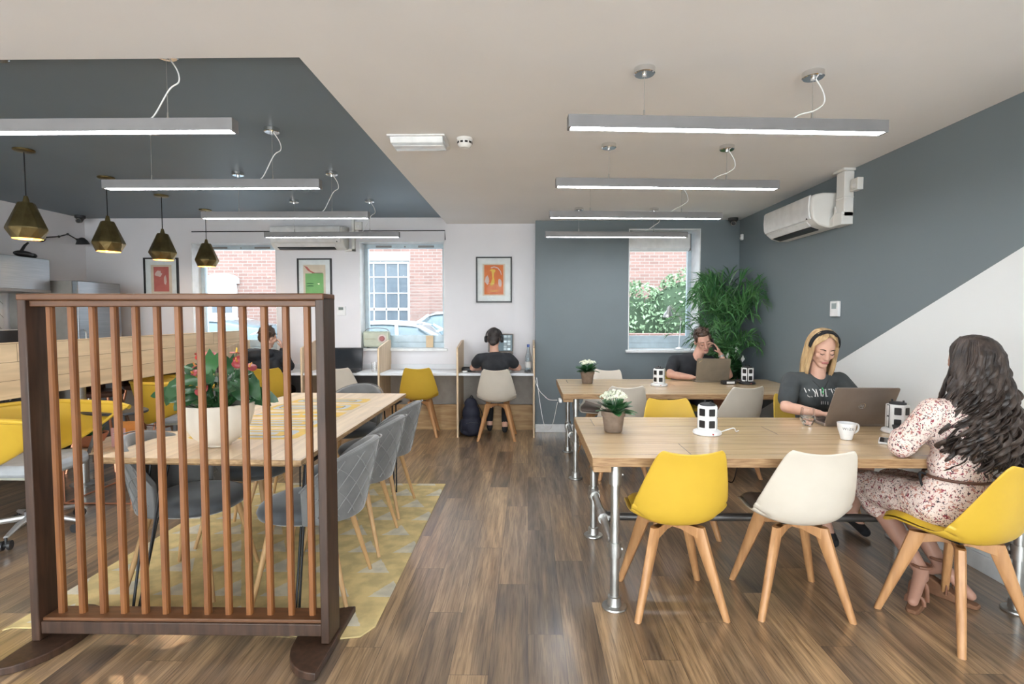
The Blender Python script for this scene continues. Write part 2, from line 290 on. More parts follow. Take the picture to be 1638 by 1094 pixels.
class B:
    def __init__(s): s.v = []; s.f = []; s.mi = []; s.cur = 0
    def add(s, vs, fs, mx=None):
        o = len(s.v)
        s.v += [tuple(mx @ Vector(p)) if mx else tuple(p) for p in vs]
        s.f += [tuple(i+o for i in f) for f in fs]; s.mi += [s.cur]*len(fs)
        return s
    def box(s, x0, x1, y0, y1, z0, z1, mx=None):
        x0, x1 = sorted((x0, x1)); y0, y1 = sorted((y0, y1)); z0, z1 = sorted((z0, z1))
        return s.add([(x0,y0,z0),(x1,y0,z0),(x1,y1,z0),(x0,y1,z0),(x0,y0,z1),(x1,y0,z1),(x1,y1,z1),(x0,y1,z1)],
                     [(0,3,2,1),(4,5,6,7),(0,1,5,4),(1,2,6,5),(2,3,7,6),(3,0,4,7)], mx)
    def tube(s, pts, r, seg=10, mx=None, caps=True, flat=1., up=None):
        pts = [Vector(p) for p in pts]; n = len(pts)
        rs = r if isinstance(r, (list, tuple)) else [r]*n
        vs = []; fs = []
        t0 = (pts[1]-pts[0]).normalized()
        ref = Vector(up) if up else (Vector((0, 0, 1)) if abs(t0.z) < .9 else Vector((1, 0, 0)))
        a = t0.cross(ref).normalized()
        for i in range(n):
            t = (pts[min(i+1, n-1)]-pts[max(i-1, 0)])
            if t.length < 1e-9: t = t0
            t = t.normalized()
            a = a - t*a.dot(t)
            if a.length < 1e-6: a = t.cross(Vector((.3, .5, .8)))
            a.normalize(); b = t.cross(a)
            for k in range(seg):
                th = 2*pi*k/seg
                vs.append(pts[i] + a*cos(th)*rs[i] + b*sin(th)*rs[i]*flat)
        for i in range(n-1):
            for k in range(seg):
                k2 = (k+1) % seg
                fs.append((i*seg+k, i*seg+k2, (i+1)*seg+k2, (i+1)*seg+k))
        if caps:
            fs.append(tuple(reversed(range(seg)))); fs.append(tuple(range((n-1)*seg, n*seg)))
        return s.add(vs, fs, mx)
    def cyl(s, p0, p1, r0, r1=None, seg=20, mx=None): return s.tube([p0, p1], [r0, r0 if r1 is None else r1], seg, mx)
    def lathe(s, prof, c=(0, 0, 0), seg=32, mx=None, closed=False):
        vs = []; fs = []; n = len(prof)
        for (r, z) in prof:
            for k in range(seg):
                a = 2*pi*k/seg; vs.append((c[0]+r*cos(a), c[1]+r*sin(a), c[2]+z))
        for i in range(n-1 if not closed else n):
            j = (i+1) % n
            for k in range(seg):
                k2 = (k+1) % seg; fs.append((i*seg+k, i*seg+k2, j*seg+k2, j*seg+k))
        if not closed:
            if prof[0][0] > 1e-5: fs.append(tuple(reversed(range(seg))))
            if prof[-1][0] > 1e-5: fs.append(tuple(range((n-1)*seg, n*seg)))
        return s.add(vs, fs, mx)
    def ell(s, c, r, rot=None, seg=20, rings=12, mx=None):
        if isinstance(r, (int, float)): r = (r, r, r)
        vs = [(0, 0, r[2])]; fs = []
        for i in range(1, rings):
            th = pi*i/rings
            for k in range(seg):
                a = 2*pi*k/seg; vs.append((r[0]*sin(th)*cos(a), r[1]*sin(th)*sin(a), r[2]*cos(th)))
        vs.append((0, 0, -r[2])); last = len(vs)-1
        for k in range(seg): fs.append((0, 1+k, 1+(k+1) % seg))
        for i in range(rings-2):
            for k in range(seg):
                k2 = (k+1) % seg; fs.append((1+i*seg+k, 1+(i+1)*seg+k, 1+(i+1)*seg+k2, 1+i*seg+k2))
        b0 = 1+(rings-2)*seg
        for k in range(seg): fs.append((last, b0+(k+1) % seg, b0+k))
        m = Matrix.Translation(Vector(c))
        if rot: m = m @ Euler(rot).to_matrix().to_4x4()
        if mx: m = mx @ m
        return s.add(vs, fs, m)
    def cap(s, p0, p1, r0, r1=None, seg=14, mx=None):
        """closed capsule with round ends"""
        r1 = r0 if r1 is None else r1
        p0 = Vector(p0); p1 = Vector(p1); d = p1-p0; L_ = d.length
        if L_ < 1e-6: return s.ell(p0, r0, seg=seg, mx=mx)
        d.normalize(); pts = []; rs = []
        for k in range(1, 5): a = pi/2*(1-k/4); pts.append(p0-d*r0*sin(a)); rs.append(max(r0*cos(a), 1e-4))
        for k in range(0, 4): a = pi/2*k/4; pts.append(p1+d*r1*sin(a)); rs.append(max(r1*cos(a), 1e-4))
        return s.tube(pts, rs, seg, mx)
    def prism(s, poly, h0, h1, plane='XY', mx=None):
        """poly extruded along the axis normal to plane"""
        n = len(poly)
        f3 = {'XY': lambda p, h: (p[0], p[1], h), 'XZ': lambda p, h: (p[0], h, p[1]), 'YZ': lambda p, h: (h, p[0], p[1])}[plane]
        vs = [f3(p, h0) for p in poly] + [f3(p, h1) for p in poly]
        fs = [tuple(reversed(range(n))), tuple(range(n, 2*n))] + [(i, (i+1) % n, n+(i+1) % n, n+i) for i in range(n)]
        return s.add(vs, fs, mx)
    def grid(s, fn, nu, nv, closeu=False, mx=None):
        vs = [fn(i/nu, j/nv) for j in range(nv+1) for i in range(nu + (0 if closeu else 1))]
        w = nu if closeu else nu+1; fs = []
        for j in range(nv):
            for i in range(nu):
                i2 = (i+1) % w if closeu else i+1
                fs.append((j*w+i, j*w+i2, (j+1)*w+i2, (j+1)*w+i))
        return s.add(vs, fs, mx)
    def mesh(s, name):
        me = bpy.data.meshes.new(name); me.from_pydata([tuple(v) for v in s.v], [], s.f); me.update()
        bm = bmesh.new(); bm.from_mesh(me); bmesh.ops.recalc_face_normals(bm, faces=bm.faces); bm.to_mesh(me); bm.free()
        return me
    def obj(s, name, m=None, parent=None, bevel=0, smooth=True, solid=0, sub=0, ang=35, off=-1, loc=None, rot=None):
        me = s.mesh(name)
        ms = m if isinstance(m, (list, tuple)) else [m]
        for x in ms: me.materials.append(M[x] if isinstance(x, str) else x)
        if len(ms) > 1: me.polygons.foreach_set('material_index', s.mi)
        if smooth:
            me.polygons.foreach_set('use_smooth', [True]*len(me.polygons))
            me.set_sharp_from_angle(angle=R(ang))
        o = bpy.data.objects.new(name, me); COL.objects.link(o)
        if solid:
            md = o.modifiers.new('s', 'SOLIDIFY'); md.thickness = solid; md.offset = off
        if bevel:
            md = o.modifiers.new('b', 'BEVEL'); md.width = bevel; md.segments = 2; md.limit_method = 'ANGLE'; md.angle_limit = R(40)
        if sub:
            md = o.modifiers.new('u', 'SUBSURF'); md.levels = sub; md.render_levels = sub
        if parent: o.parent = parent
        if loc: o.location = loc
        if rot: o.rotation_euler = rot
        return o

def rrect(w, h, r, n=5, cx=0, cy=0):
    out = []
    for (sx, sy, a0) in ((1, 1, 0), (-1, 1, 90), (-1, -1, 180), (1, -1, 270)):
        for k in range(n+1):
            a = R(a0+90*k/n); out.append((cx+sx*(w/2-r)+r*cos(a), cy+sy*(h/2-r)+r*sin(a)))
    return out

def thing(name, label, cat, loc=(0, 0, 0), rotz=0, group=None):
    o = bpy.data.objects.new(name, None); COL.objects.link(o); o.empty_display_size = .1
    o.location = loc; o.rotation_euler = (0, 0, rotz)
    o['label'] = label; o['category'] = cat
    if group: o['group'] = group
    return o
def tag(o, label, cat, group=None, kind=None):
    o['label'] = label; o['category'] = cat
    if group: o['group'] = group
    if kind: o['kind'] = kind
    return o
def struct(o, label=None):
    o['kind'] = 'structure'
    return o
def dup(root, loc, rotz, label, group=None):
    r = root.copy(); COL.objects.link(r); r.location = loc; r.rotation_euler = (0, 0, rotz)
    r['label'] = label
    if group: r['group'] = group
    for ch in list(root.children):
        c = ch.copy(); COL.objects.link(c); c.parent = r
        for g in ch.children:
            d = g.copy(); COL.objects.link(d); d.parent = c
    return r
def remesh(b, name, m, parent, voxel=.008, smooth=3, fac=.5):
    """union of all shapes of a builder into one continuous skin"""
    me = b.mesh(name); o = bpy.data.objects.new(name, me); COL.objects.link(o)
    md = o.modifiers.new('r', 'REMESH'); md.mode = 'VOXEL'; md.voxel_size = voxel
    bpy.context.view_layer.update()
    dg = bpy.context.evaluated_depsgraph_get()
    nm = bpy.data.meshes.new_from_object(o.evaluated_get(dg)); nm.name = name
    o.modifiers.clear(); o.data = nm; bpy.data.meshes.remove(me)
    if smooth:
        bm = bmesh.new(); bm.from_mesh(nm)
        for _ in range(smooth): bmesh.ops.smooth_vert(bm, verts=bm.verts, factor=fac, use_axis_x=True, use_axis_y=True, use_axis_z=True)
        bm.to_mesh(nm); bm.free()
    nm.materials.clear(); nm.materials.append(M[m] if isinstance(m, str) else m)
    nm.polygons.foreach_set('use_smooth', [True]*len(nm.polygons))
    if parent: o.parent = parent
    return o
# ---------------------------------------------------------------- camera
cam = bpy.data.cameras.new('camera'); camo = bpy.data.objects.new('camera', cam); COL.objects.link(camo)
cam.sensor_width = 36; cam.lens = 36*860/1638; cam.shift_x = -11/1638; cam.clip_start = .05; cam.clip_end = 200
camo.location = (0, 0, 1.4); camo.rotation_euler = (R(90-2.8), 0, R(1.0)); scene.camera = camo
scene.view_settings.view_transform = 'Standard'; scene.view_settings.look = 'None'; scene.view_settings.gamma = 1
scene.view_settings.exposure = EXPOSURE if 'EXPOSURE' in globals() else 0.

# ---------------------------------------------------------------- room shell
LX, RX, FY, WY, DY, CZ, DZ = -5.515, 2.49, -2.2, 6.65, 6.43, 2.525, 2.605
def holed(b, x0, x1, y0, y1, z0, z1, holes, axis='X'):
    """wall block with rectangular openings (u0,u1,z0,z1)"""
    us = sorted({x0 if axis == 'X' else y0, x1 if axis == 'X' else y1} | {h[0] for h in holes} | {h[1] for h in holes})
    for a, c in zip(us, us[1:]):
        mid = (a+c)/2; hs = [h for h in holes if h[0] < mid < h[1]]
        segs = [(z0, z1)]
        for h in hs:
            segs = [(z0, h[2]), (h[3], z1)]
        for s0, s1 in segs:
            if axis == 'X': b.box(a, c, y0, y1, s0, s1)
            else: b.box(x0, x1, a, c, s0, s1)
    return b
struct(B().box(LX-.2, RX+.2, FY-.2, 6.95, -.1, 0).obj('floor', 'floor', smooth=False))
W1 = (-4.19, -3.12, .93, 2.305); W2 = (-2.09, -1.033, .992, 2.316); W3 = (1.188, 2.034, .99, 2.425)
struct(holed(B(), LX-.2, .085, WY, 6.95, 0, 2.75, [W1, W2]).obj('wall_back', 'white_wall', smooth=False))
struct(holed(B(), .085, RX+.2, DY, 6.95, 0, 2.75, [W3]).obj('wall_back', 'dark_wall', smooth=False))
struct(B().box(RX, RX+.2, FY-.2, DY, 0, 2.75).obj('wall_right', 'right_wall', smooth=False))
struct(B().box(LX-.2, LX, FY-.2, WY, 0, 2.75).obj('wall_left', 'white_wall', smooth=False))
FW = [(-5.2, -1.75, .15, 2.4), (-1.25, 2.2, .15, 2.4)]  # shopfront openings added behind the camera to let in extra light
struct(holed(B(), LX, RX, FY-.2, FY, 0, 2.75, FW).obj('wall_front', 'white_wall', smooth=False))
struct(B().box(LX, RX, FY, 2.385, CZ, 2.75).box(-1., RX, 2.385, DY, CZ, 2.75).box(-1., .085, DY, WY, CZ, 2.75).obj('ceiling', 'ceil_white', smooth=False))
struct(B().box(LX, -1., 2.385, WY, DZ, 2.75).obj('ceiling', 'ceil_dark', smooth=False))
bb = B().box(.085, RX, DY-.016, DY, 0, .085).box(.085, RX, DY-.011, DY, .085, .095)
struct(bb.obj('baseboard_back', 'trim', bevel=.003))
struct(B().box(RX-.016, RX, FY, DY-.016, 0, .095).obj('baseboard_right', 'trim', bevel=.003))

def window(n, hole, y0, y1, gy, frame_depth=.07, extra=None):
    """white reveal lining, aluminium frame, pane, sill"""
    x0, x1, z0, z1 = hole
    t = bpy.data.objects.new('window_%d' % n, None); COL.objects.link(t); t['kind'] = 'structure'
    t.location = ((x0+x1)/2, y0, z0)
    X0, X1, H = x0-(x0+x1)/2, x1-(x0+x1)/2, z1-z0
    b = B()
    e = .012
    b.box(X0, X0+e, -.004, gy-y0, 0, H); b.box(X1-e, X1, -.004, gy-y0, 0, H); b.box(X0, X1, -.004, gy-y0, H-e, H)
    b.obj('reveal_lining', 'trim', t, smooth=False)
    B().box(X0-.03, X1+.03, -.035, gy-y0, -.03, .004).obj('window_sill', 'trim', t, bevel=.006)
    f = B(); w = .055; g0 = gy-y0; g1 = g0+frame_depth
    f.box(X0, X1, g0, g1, 0, .07); f.box(X0, X1, g0, g1, H-.065, H); f.box(X0, X0+w, g0, g1, .07, H-.065); f.box(X1-w, X1, g0, g1, .07, H-.065)
    f.box(X0+w, X1-w, g0+.012, g1-.012, .07, .16)
    f.obj('window_frame', 'frame_alu', t, bevel=.004)
    tv = B().box(X0+.16, X0+.36, g0-.01, g0, H-.055, H-.03).box(X1-.36, X1-.16, g0-.01, g0, H-.055, H-.03)
    tv.cyl(((X0+X1)/2, g0-.008, H-.045), ((X0+X1)/2, g0, H-.045), .009)
    tv.obj('trickle_vent', 'alu', t, bevel=.003)
    B().box(X0+w-.005, X1-w+.005, g0+.03, g0+.036, .15, H-.06).obj('window_pane', 'pane', t, smooth=False)
    return t
window(1, W1, WY, 6.95, 6.83); window(2, W2, WY, 6.95, 6.83); w3 = window(3, W3, DY, 6.95, 6.75)
for i, h in enumerate(FW):  # unseen glazing made up to go with the fill lights
    x0, x1, z0, z1 = h
    t = bpy.data.objects.new('window_%d' % (4+i), None); COL.objects.link(t); t['kind'] = 'structure'; t.location = ((x0+x1)/2, FY-.12, z0)
    w = (x1-x0)/2; H = z1-z0; f = B()
    f.box(-w, w, 0, .06, 0, .06).box(-w, w, 0, .06, H-.06, H)
    for x in (-w, -w/3-.03, w/3-.03, w-.06): f.box(x, x+.06, 0, .06, .06, H-.06)
    f.obj('window_frame', 'frame_alu', t)
    B().box(-w+.03, w-.03, .028, .033, .03, H-.03).obj('window_pane', 'pane', t, smooth=False)

# roller blind cassette in the right window
t = thing('roller_blind', 'white boxed roller blind at the top of the window in the slate wall', 'blind', ((1.188+1.955)/2, 6.58, 2.18))
B().prism([(-.07, .03), (-.03, 0), (.05, 0), (.05, .2), (-.07, .2)], -.366, .366, 'YZ').obj('blind_cassette', 'white', t, bevel=.008)
B().box(.366, .374, -.068, .05, .0, .2).obj('end_cap', 'alu', t, bevel=.003)
B().tube([(.35, .02, -.01), (.35, .02, -.5)], .002, 6).obj('pull_cord', 'white', t)

# ---------------------------------------------------------------- street outside
struct(B().box(-30, 25, -30, 40, -.35, -.15).obj('ground', 'asphalt', smooth=False))
struct(B().box(-16, 12, 11.6, 13.5, -.15, -.02).obj('pavement', 'pavement', smooth=False))
def house(name, label, x0, x1, y0, wins, door=None, h=7.):
    t = thing(name, label, 'building', ((x0+x1)/2, y0, -.15)); cx = (x0+x1)/2
    b = B(); hs = [(w[0]-cx, w[1]-cx, w[2]+.15, w[3]+.15) for w in wins]
    us = sorted({x0-cx, x1-cx} | {q for h_ in hs for q in h_[:2]})
    for a, c in zip(us, us[1:]):
        hh = sorted([h_ for h_ in hs if h_[0] < (a+c)/2 < h_[1]], key=lambda q: q[2]); z = 0
        for h_ in hh: b.box(a, c, 0, .3, z, h_[2]); z = h_[3]
        b.box(a, c, 0, .3, z, h)
    b.obj('wall', 'brick', t, smooth=False)
    for (a, c, z0, z1, nu, nv) in wins:
        a -= cx; c -= cx; z0 += .15; z1 += .15
        f = B(); e = .07
        f.box(a, c, .08, .16, z0, z0+e).box(a, c, .08, .16, z1-e, z1).box(a, a+e, .08, .16, z0+e, z1-e).box(c-e, c, .08, .16, z0+e, z1-e)
        for i in range(1, nu): x = a+(c-a)*i/nu; f.box(x-.014, x+.014, .10, .14, z0+e, z1-e)
        for j in range(1, nv): z = z0+(z1-z0)*j/nv; f.box(a+e, c-e, .10, .14, z-(.014 if j*2 != nv else .035), z+(.014 if j*2 != nv else .035))
        f.box(a-.08, c+.08, -.06, .1, z0-.08, z0).box(a-.02, c+.02, -.01, .08, z1, z1+.22)
        wf = f.obj('window', 'stone', t, smooth=False)
        B().box(a+e, c-e, .125, .135, z0+e, z1-e).obj('pane', 'winglass', wf, smooth=False)
    return t
h1 = house('brick_building', 'pink-red brick building with white sash windows across the street', -9.5, .2, 13.5,
      [(-4.22, -2.98, .35, 2.78, 4, 6), (-1.55, -.3, .35, 2.78, 4, 6)])
h = B(); h.box(-4.85+0, 0, -.02, .01, 3.05, 3.35)
h2 = house('brick_building', 'projecting red brick building with an arched white doorway behind the parked car', -13.6, -5.9, 12.6, [])
# arched white door on the second building
d = B(); d.box(-.34, .34, -.05, .02, 0, 2.35)
arch = [(-.40, 2.3), (.40, 2.3), (.40, 2.40)] + [(.40*cos(a), 2.40+.14*sin(a)) for a in [pi*k/10 for k in range(1, 10)]] + [(-.40, 2.40)]
d.prism(arch, -.07, .02, 'XZ'); dd = d.obj('door', 'stone', h2, smooth=False, loc=(2.55, 0, 0))
p = B()
for x in (-.24, 0.03):
    for z in (1.15, 1.62): p.box(x, x+.2, -.06, -.045, z, z+.36)
p.obj('pane', 'winglass', dd, smooth=False)
h3 = house('brick_building', 'pale red brick house with white windows behind the hedge', .9, 8.5, 13.,
      [(1.55, 2.1, 1.35, 2.75, 1, 2), (4.1, 5.2, 2.0, 3.1, 2, 2)])
gw = tag(B().box(-3, 3, 0, .22, 0, 1.18).box(-3.03, 3.03, -.03, .25, 1.18, 1.25).obj('garden_wall', ['brick'], smooth=False, loc=(3.9, 9.0, -.15)), 'low brick garden wall under the hedge outside the right window', 'wall')
def leafball(b, n, fn, size, seed=1, bend=.3):
    rnd = random.Random(seed)
    for _ in range(n):
        p, nrm = fn(rnd); s_ = size*rnd.uniform(.6, 1.3)
        q = Vector((rnd.gauss(0, 1), rnd.gauss(0, 1), rnd.gauss(0, 1))).normalized()
        nrm = (Vector(nrm)*.6+q*.7).normalized(); a = nrm.orthogonal().normalized(); a = Matrix.Rotation(rnd.uniform(0, 6.28), 3, nrm) @ a; c = nrm.cross(a)
        p = Vector(p)
        b.add([p-a*s_, p+c*s_*.45+nrm*s_*bend*.3, p+a*s_, p-c*s_*.45+nrm*s_*bend*.3], [(0, 1, 2), (0, 2, 3)])
rnd = random.Random(5)
t = thing('hedge', 'big pale green garden hedge seen through the right window', 'hedge', (3.5, 9.9, -.15))
def hedgept(r):
    lobes = [(-1.6, 0, 1.1, 1.1), (-.5, .1, 1.25, 1.2), (.6, 0, 1.3, 1.15), (1.6, .1, 1.15, 1.1)]
    L_ = lobes[r.randrange(4)]
    q = Vector((r.gauss(0, 1), r.gauss(0, 1), r.gauss(0, 1))).normalized()
    return (L_[0]+q.x*.95*r.uniform(.85, 1), L_[1]+q.y*.5*r.uniform(.8, 1), L_[2]+q.z*L_[3]*r.uniform(.85, 1)), q
b = B(); leafball(b, 14000, hedgept, .046, 3); b.obj('foliage', 'hedge', t, smooth=False)
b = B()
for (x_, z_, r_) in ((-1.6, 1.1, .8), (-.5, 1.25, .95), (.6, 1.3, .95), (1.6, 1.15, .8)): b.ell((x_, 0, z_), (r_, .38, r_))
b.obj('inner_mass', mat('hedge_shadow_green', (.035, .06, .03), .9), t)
b = B()
for i in range(60):
    x = rnd.uniform(-2.2, 2.2); b.tube([(x, 0, 0), (x+rnd.uniform(-.3, .3), rnd.uniform(-.3, .3), .9), (x+rnd.uniform(-.6, .6), rnd.uniform(-.4, .4), 1.9)], [.02, .012, .004], 5)
b.obj('branch', 'twig', t)

def car(loc, rotz, label, L_=4.3, W_=1.75, H_=1.48, hatch=True):
    t = thing('car', label, 'car', loc, rotz, 'white parked cars')
    # side profile in YZ? length along X
    l = L_/2
    prof = [(-l, .35), (-l+.02, .62), (-l+.1, .78), (-l+.95, .95), (-l+1.1, .98), (l-.35, 1.0), (l-.05, .9), (l, .6), (l, .32)]
    b = B()
    def sec(x, z0, z1, w0, w1): return [(x, -w0, z0), (x, w0, z0), (x, w1, z1), (x, -w1, z1)]
    up = [(-l, .62), (-l+.12, .80), (-l+.95, .96), (0, 1.0), (l-.3, 1.02), (l-.04, .92), (l, .6)]
    n = 28
    def top(x):
        for (a, za), (c, zc) in zip(up, up[1:]):
            if a <= x <= c: return za+(zc-za)*(x-a)/(c-a)
        return up[-1][1]
    def fn(u, v):
        x = -l+L_*v; zt = top(x); w = W_/2*(1-.12*abs(2*v-1)**4); a = 2*pi*u
        z = (zt+.3)/2+(zt-.3)/2*(1 if sin(a) > 0 else -1)*abs(sin(a))**.35
        return (x, w*(1 if cos(a) > 0 else -1)*abs(cos(a))**.35, z)
    b.grid(fn, 32, n, True); b.add([fn(i/32, 0) for i in range(32)], [tuple(range(32))]); b.add([fn(i/32, 1) for i in range(32)], [tuple(range(32))])
    body = b.obj('body', 'carpaint', t, ang=60)
    # cabin
    cab = [(-l+.9, .94), (-l+1.75, H_-.04), (-l+2.3, H_), (l-1.1, H_-.02), (l-.35, H_-.16 if hatch else 1.1), (l-.12, 1.0)]
    def ctop(x):
        for (a, za), (c, zc) in zip(cab, cab[1:]):
            if a <= x <= c: return za+(zc-za)*(x-a)/(c-a)
        return .95
    c = B(); x0, x1 = cab[0][0], cab[-1][0]
    def cf(u, v):
        x = x0+(x1-x0)*v; zt = ctop(x); k = max(0, (zt-.9)); wt = W_/2*.78; wb = W_/2*.95; a = pi*u
        s_ = sin(a)**.4 if sin(a) > 0 else 0
        z = .9+k*s_; ww = wb+(wt-wb)*s_
        return (x, ww*(1 if cos(a) > 0 else -1)*abs(cos(a))**.3, z)
    c.grid(cf, 24, 30); c.obj('cabin_glass', 'carglass', t, ang=60)
    r = B()
    def rf(u, v):
        x = -l+1.7+(L_-2.7)*v; zt = ctop(x)+.012; wt = W_/2*.74; y = wt*(2*u-1)
        return (x, y, zt-.05*abs(2*u-1)**3)
    r.grid(rf, 12, 12)
    ro = r.obj('roof', 'carpaint', t, solid=.02)
    pl = B()
    for s_ in (-1, 1):
        for (xa, xb) in ((-l+.9, -l+1.72), (-.05, 0.0), (l-1.05, l-.3)):
            pl = B(); pl.tube([(xa, s_*W_/2*.93, ctop(xa)-.0 if xa < 0 and xa < -l+1 else .95), (xb, s_*W_/2*.765, ctop(xb)-.03)], .03, 8); pl.obj('pillar', 'carpaint', t)
    for s_ in (-1, 1):
        for x in (-l+.8, l-.85):
            B().cyl((x, s_*W_/2*.84, .31), (x, s_*(W_/2+.005), .31), .31, seg=24).obj('wheel', 'tyre', t)
    return t
car((-2.2, 9.6, -.15), R(180), 'white parked car closest to the window behind the radio', 4.2, 1.75, 1.46)
car((-1.7, 11.9, -.12), 0, 'white parked car beyond, roof higher than the closest one', 4.2, 1.75, 1.63)
car((-6.7, 10.2, -.15), 0, 'white parked car with a big windscreen outside the left window', 4.4, 1.8, 1.52)
# ---------------------------------------------------------------- light
world = bpy.data.worlds.new('sky'); scene.world = world; world.use_nodes = True
wn = world.node_tree; bg = wn.nodes['Background']; bg.inputs[0].default_value = (.84, .93, 1.0, 1); bg.inputs[1].default_value = SKY
def portal(name, loc, rot, sx, sy):
    l = bpy.data.lights.new(name, 'AREA'); l.shape = 'RECTANGLE'; l.size = sx; l.size_y = sy; l.cycles.is_portal = True
    o = bpy.data.objects.new(name, l); COL.objects.link(o); o.location = loc; o.rotation_euler = rot
for i, hh in enumerate((W1, W2, W3)):
    portal('window_portal', ((hh[0]+hh[1])/2, 6.97, (hh[2]+hh[3])/2), (R(-90), 0, 0), hh[1]-hh[0], hh[3]-hh[2])
for hh in FW:  # warm fill area lights added in the made-up front openings, brighter than the sky
    l = bpy.data.lights.new('front_fill_light', 'AREA'); l.shape = 'RECTANGLE'; l.size = hh[1]-hh[0]; l.size_y = hh[3]-hh[2]
    l.energy = FRONT_FILL*(hh[1]-hh[0])*(hh[3]-hh[2]); l.color = (1., .93, .84)
    o = bpy.data.objects.new('front_fill_light', l); COL.objects.link(o); o.location = ((hh[0]+hh[1])/2, FY-.21, (hh[2]+hh[3])/2); o.rotation_euler = (R(90), 0, 0)
# ---------------------------------------------------------------- linear pendant lights
def lamp(loc, rz, label, cz, cord_dx, group, up, L_=.745):
    """1.49 m suspended bar; origin at the bar's centre; up = height to the ceiling"""
    t = thing('linear_pendant_light', label, 'ceiling light', loc, rz, group)
    b = B(); b.box(-L_, L_, -.028, .028, .004, .052)
    b.box(-L_, L_, -.028, -.025, -.004, .004).box(-L_, L_, .025, .028, -.004, .004).box(-L_, -L_+.012, -.025, .025, -.004, .004).box(L_-.012, L_, -.025, .025, -.004, .004)
    b.obj('housing', 'alu', t, smooth=False)
    B().box(-L_+.012, L_-.012, -.0248, .0248, -.001, .0042).obj('diffuser', 'led', t, smooth=False)
    for s_ in (-1, 1):
        x = s_*.395
        B().cyl((x, 0, .052), (x, 0, .085), .0055, .004, 10).tube([(x, 0, .08), (x, 0, up-.03)], .0013, 6).obj('suspension_wire', 'steel', t)
        c = B().lathe([(.0, 0), (.043, 0), (.048, .004), (.048, .028), (.044, .03), (0, .03)], (x, 0, up-.03))
        c.cyl((x, 0, up-.042), (x, 0, up-.028), .010, .012, 12)
        c.obj('ceiling_canopy', 'chrome', t)
    x = .395
    pts = catmull([(x+.012, 0, up-.03), (x+.05, 0, up-.09), (x+.055, 0, up-.14), (x+.01, 0, up-.175), (x-.06, 0, .065+.012), (x-.095, 0, .052)], 6)
    B().tube(pts, .0032, 8).obj('power_cord', 'white', t)
    return t
BZ = 2.258
ords = ['nearest', 'second', 'third', 'farthest']
for i, (y, a, dz) in enumerate(((2.54, 3.8, -.005), (3.62, 3.8, -.012), (4.675, 3.6, -.022), (5.70, 2.5, -.034))):
    lamp((.922, y, BZ+dz), R(a), ['nearest long white bar light over the front pine table, hung below the cream ceiling', 'second bar light back on the right, above the gap between the pine tables',
        'third bar light back on the right, hung over the far pine table', 'farthest bar light on the right, hanging in front of the slate wall window'][i], CZ, 0, 'bar lights on the right', CZ-BZ-dz)
for i, (y, dz) in enumerate(((2.48, -.035), (3.49, -.054), (4.54, -.058), (5.62, -.060))):
    lamp((-2.045, y, BZ+.02+dz), 0, ['bar light nearest the camera under the slate ceiling, cut off by the left edge', 'second bar light back under the slate ceiling, level with the second brass pendant',
        'third bar light back under the slate ceiling, in front of the wall air conditioner', 'farthest bar light under the slate ceiling, just below the air conditioner'][i], DZ, 0, 'bar lights under the slate ceiling', DZ-BZ-.02-dz, .705)
# unseen bar light added behind the camera to brighten the room
for x, z0 in ((.922, CZ),):
    for y in (-1.2,):
        lamp((x, y, BZ), 0, 'added unseen white bar light behind the viewer, for fill', z0, 0, 'added fill lights behind the viewer', z0-BZ)
# ---------------------------------------------------------------- brass pendants
def pendant():
    t = thing('brass_pendant_lamp', '', 'pendant lamp', (-3.66, 3.9, 1.96), 0, 'brass pendant lamps over the bar')
    H = DZ-1.96
    def shade(k=1.):
        b = B(); rings = [(.046, .262), (.052, .255), (.124, .078), (.125, .068), (.092, .0)]
        n = 9; vs = []; fs = []
        for j, (r, z) in enumerate(rings):
            for i in range(n):
                a = 2*pi*(i+(.5 if j in (2, 3) else 0))/n; rr = r*k
                vs.append((rr*cos(a), rr*sin(a), z if k == 1 else min(z, .257)))
        for j in range(4):
            for i in range(n):
                i2 = (i+1) % n
                if j == 1: fs += [(j*n+i, j*n+i2, (j+1)*n+i), ((j+1)*n+i, j*n+i2, (j+1)*n+i2)]
                elif j == 3: fs += [(j*n+i, (j+1)*n+i2, (j+1)*n+i), (j*n+i, j*n+i2, (j+1)*n+i2)]
                else: fs.append((j*n+i, j*n+i2, (j+1)*n+i2, (j+1)*n+i))
        fs.append(tuple(range(n)))
        return b.add(vs, fs)
    shade().obj('lamp_shade', 'brass', t, smooth=False)
    shade(.975).obj('shade_lining', 'brass_in', t, smooth=False)
    B().cyl((0, 0, .262), (0, 0, .31), .022, .012).obj('lamp_holder', 'brass', t)
    B().ell((0, 0, .07), (.035, .035, .045)).obj('bulb', 'bulb', t)
    l = bpy.data.lights.new('pendant_glow', 'POINT'); l.energy = 4; l.color = (1, .70, .40); l.shadow_soft_size = .03
    lo = bpy.data.objects.new('pendant_glow', l); COL.objects.link(lo); lo.parent = t; lo.location = (0, 0, .015)
    B().tube([(0, 0, .3), (0, 0, H-.02)], .004, 8).obj('cord', 'black', t)
    B().lathe([(0, 0), (.055, 0), (.065, .006), (.065, .016), (0, .018)], (0, 0, H-.018)).obj('ceiling_rose', 'brass', t)
    return t
pl = ['nearest and largest of the brass pendants over the bar', 'second brass pendant from the left, beside the corner of the room', 'third brass pendant from the left, in front of the red framed print', 'farthest brass pendant, in front of the left window']
p0 = pendant()
for i, y in enumerate((3.90, 4.68, 5.385, 6.12)):
    if i == 0: p0['label'] = pl[0]; o = p0
    else: o = dup(p0, (-3.675, y, 1.96), .3*i, pl[i])
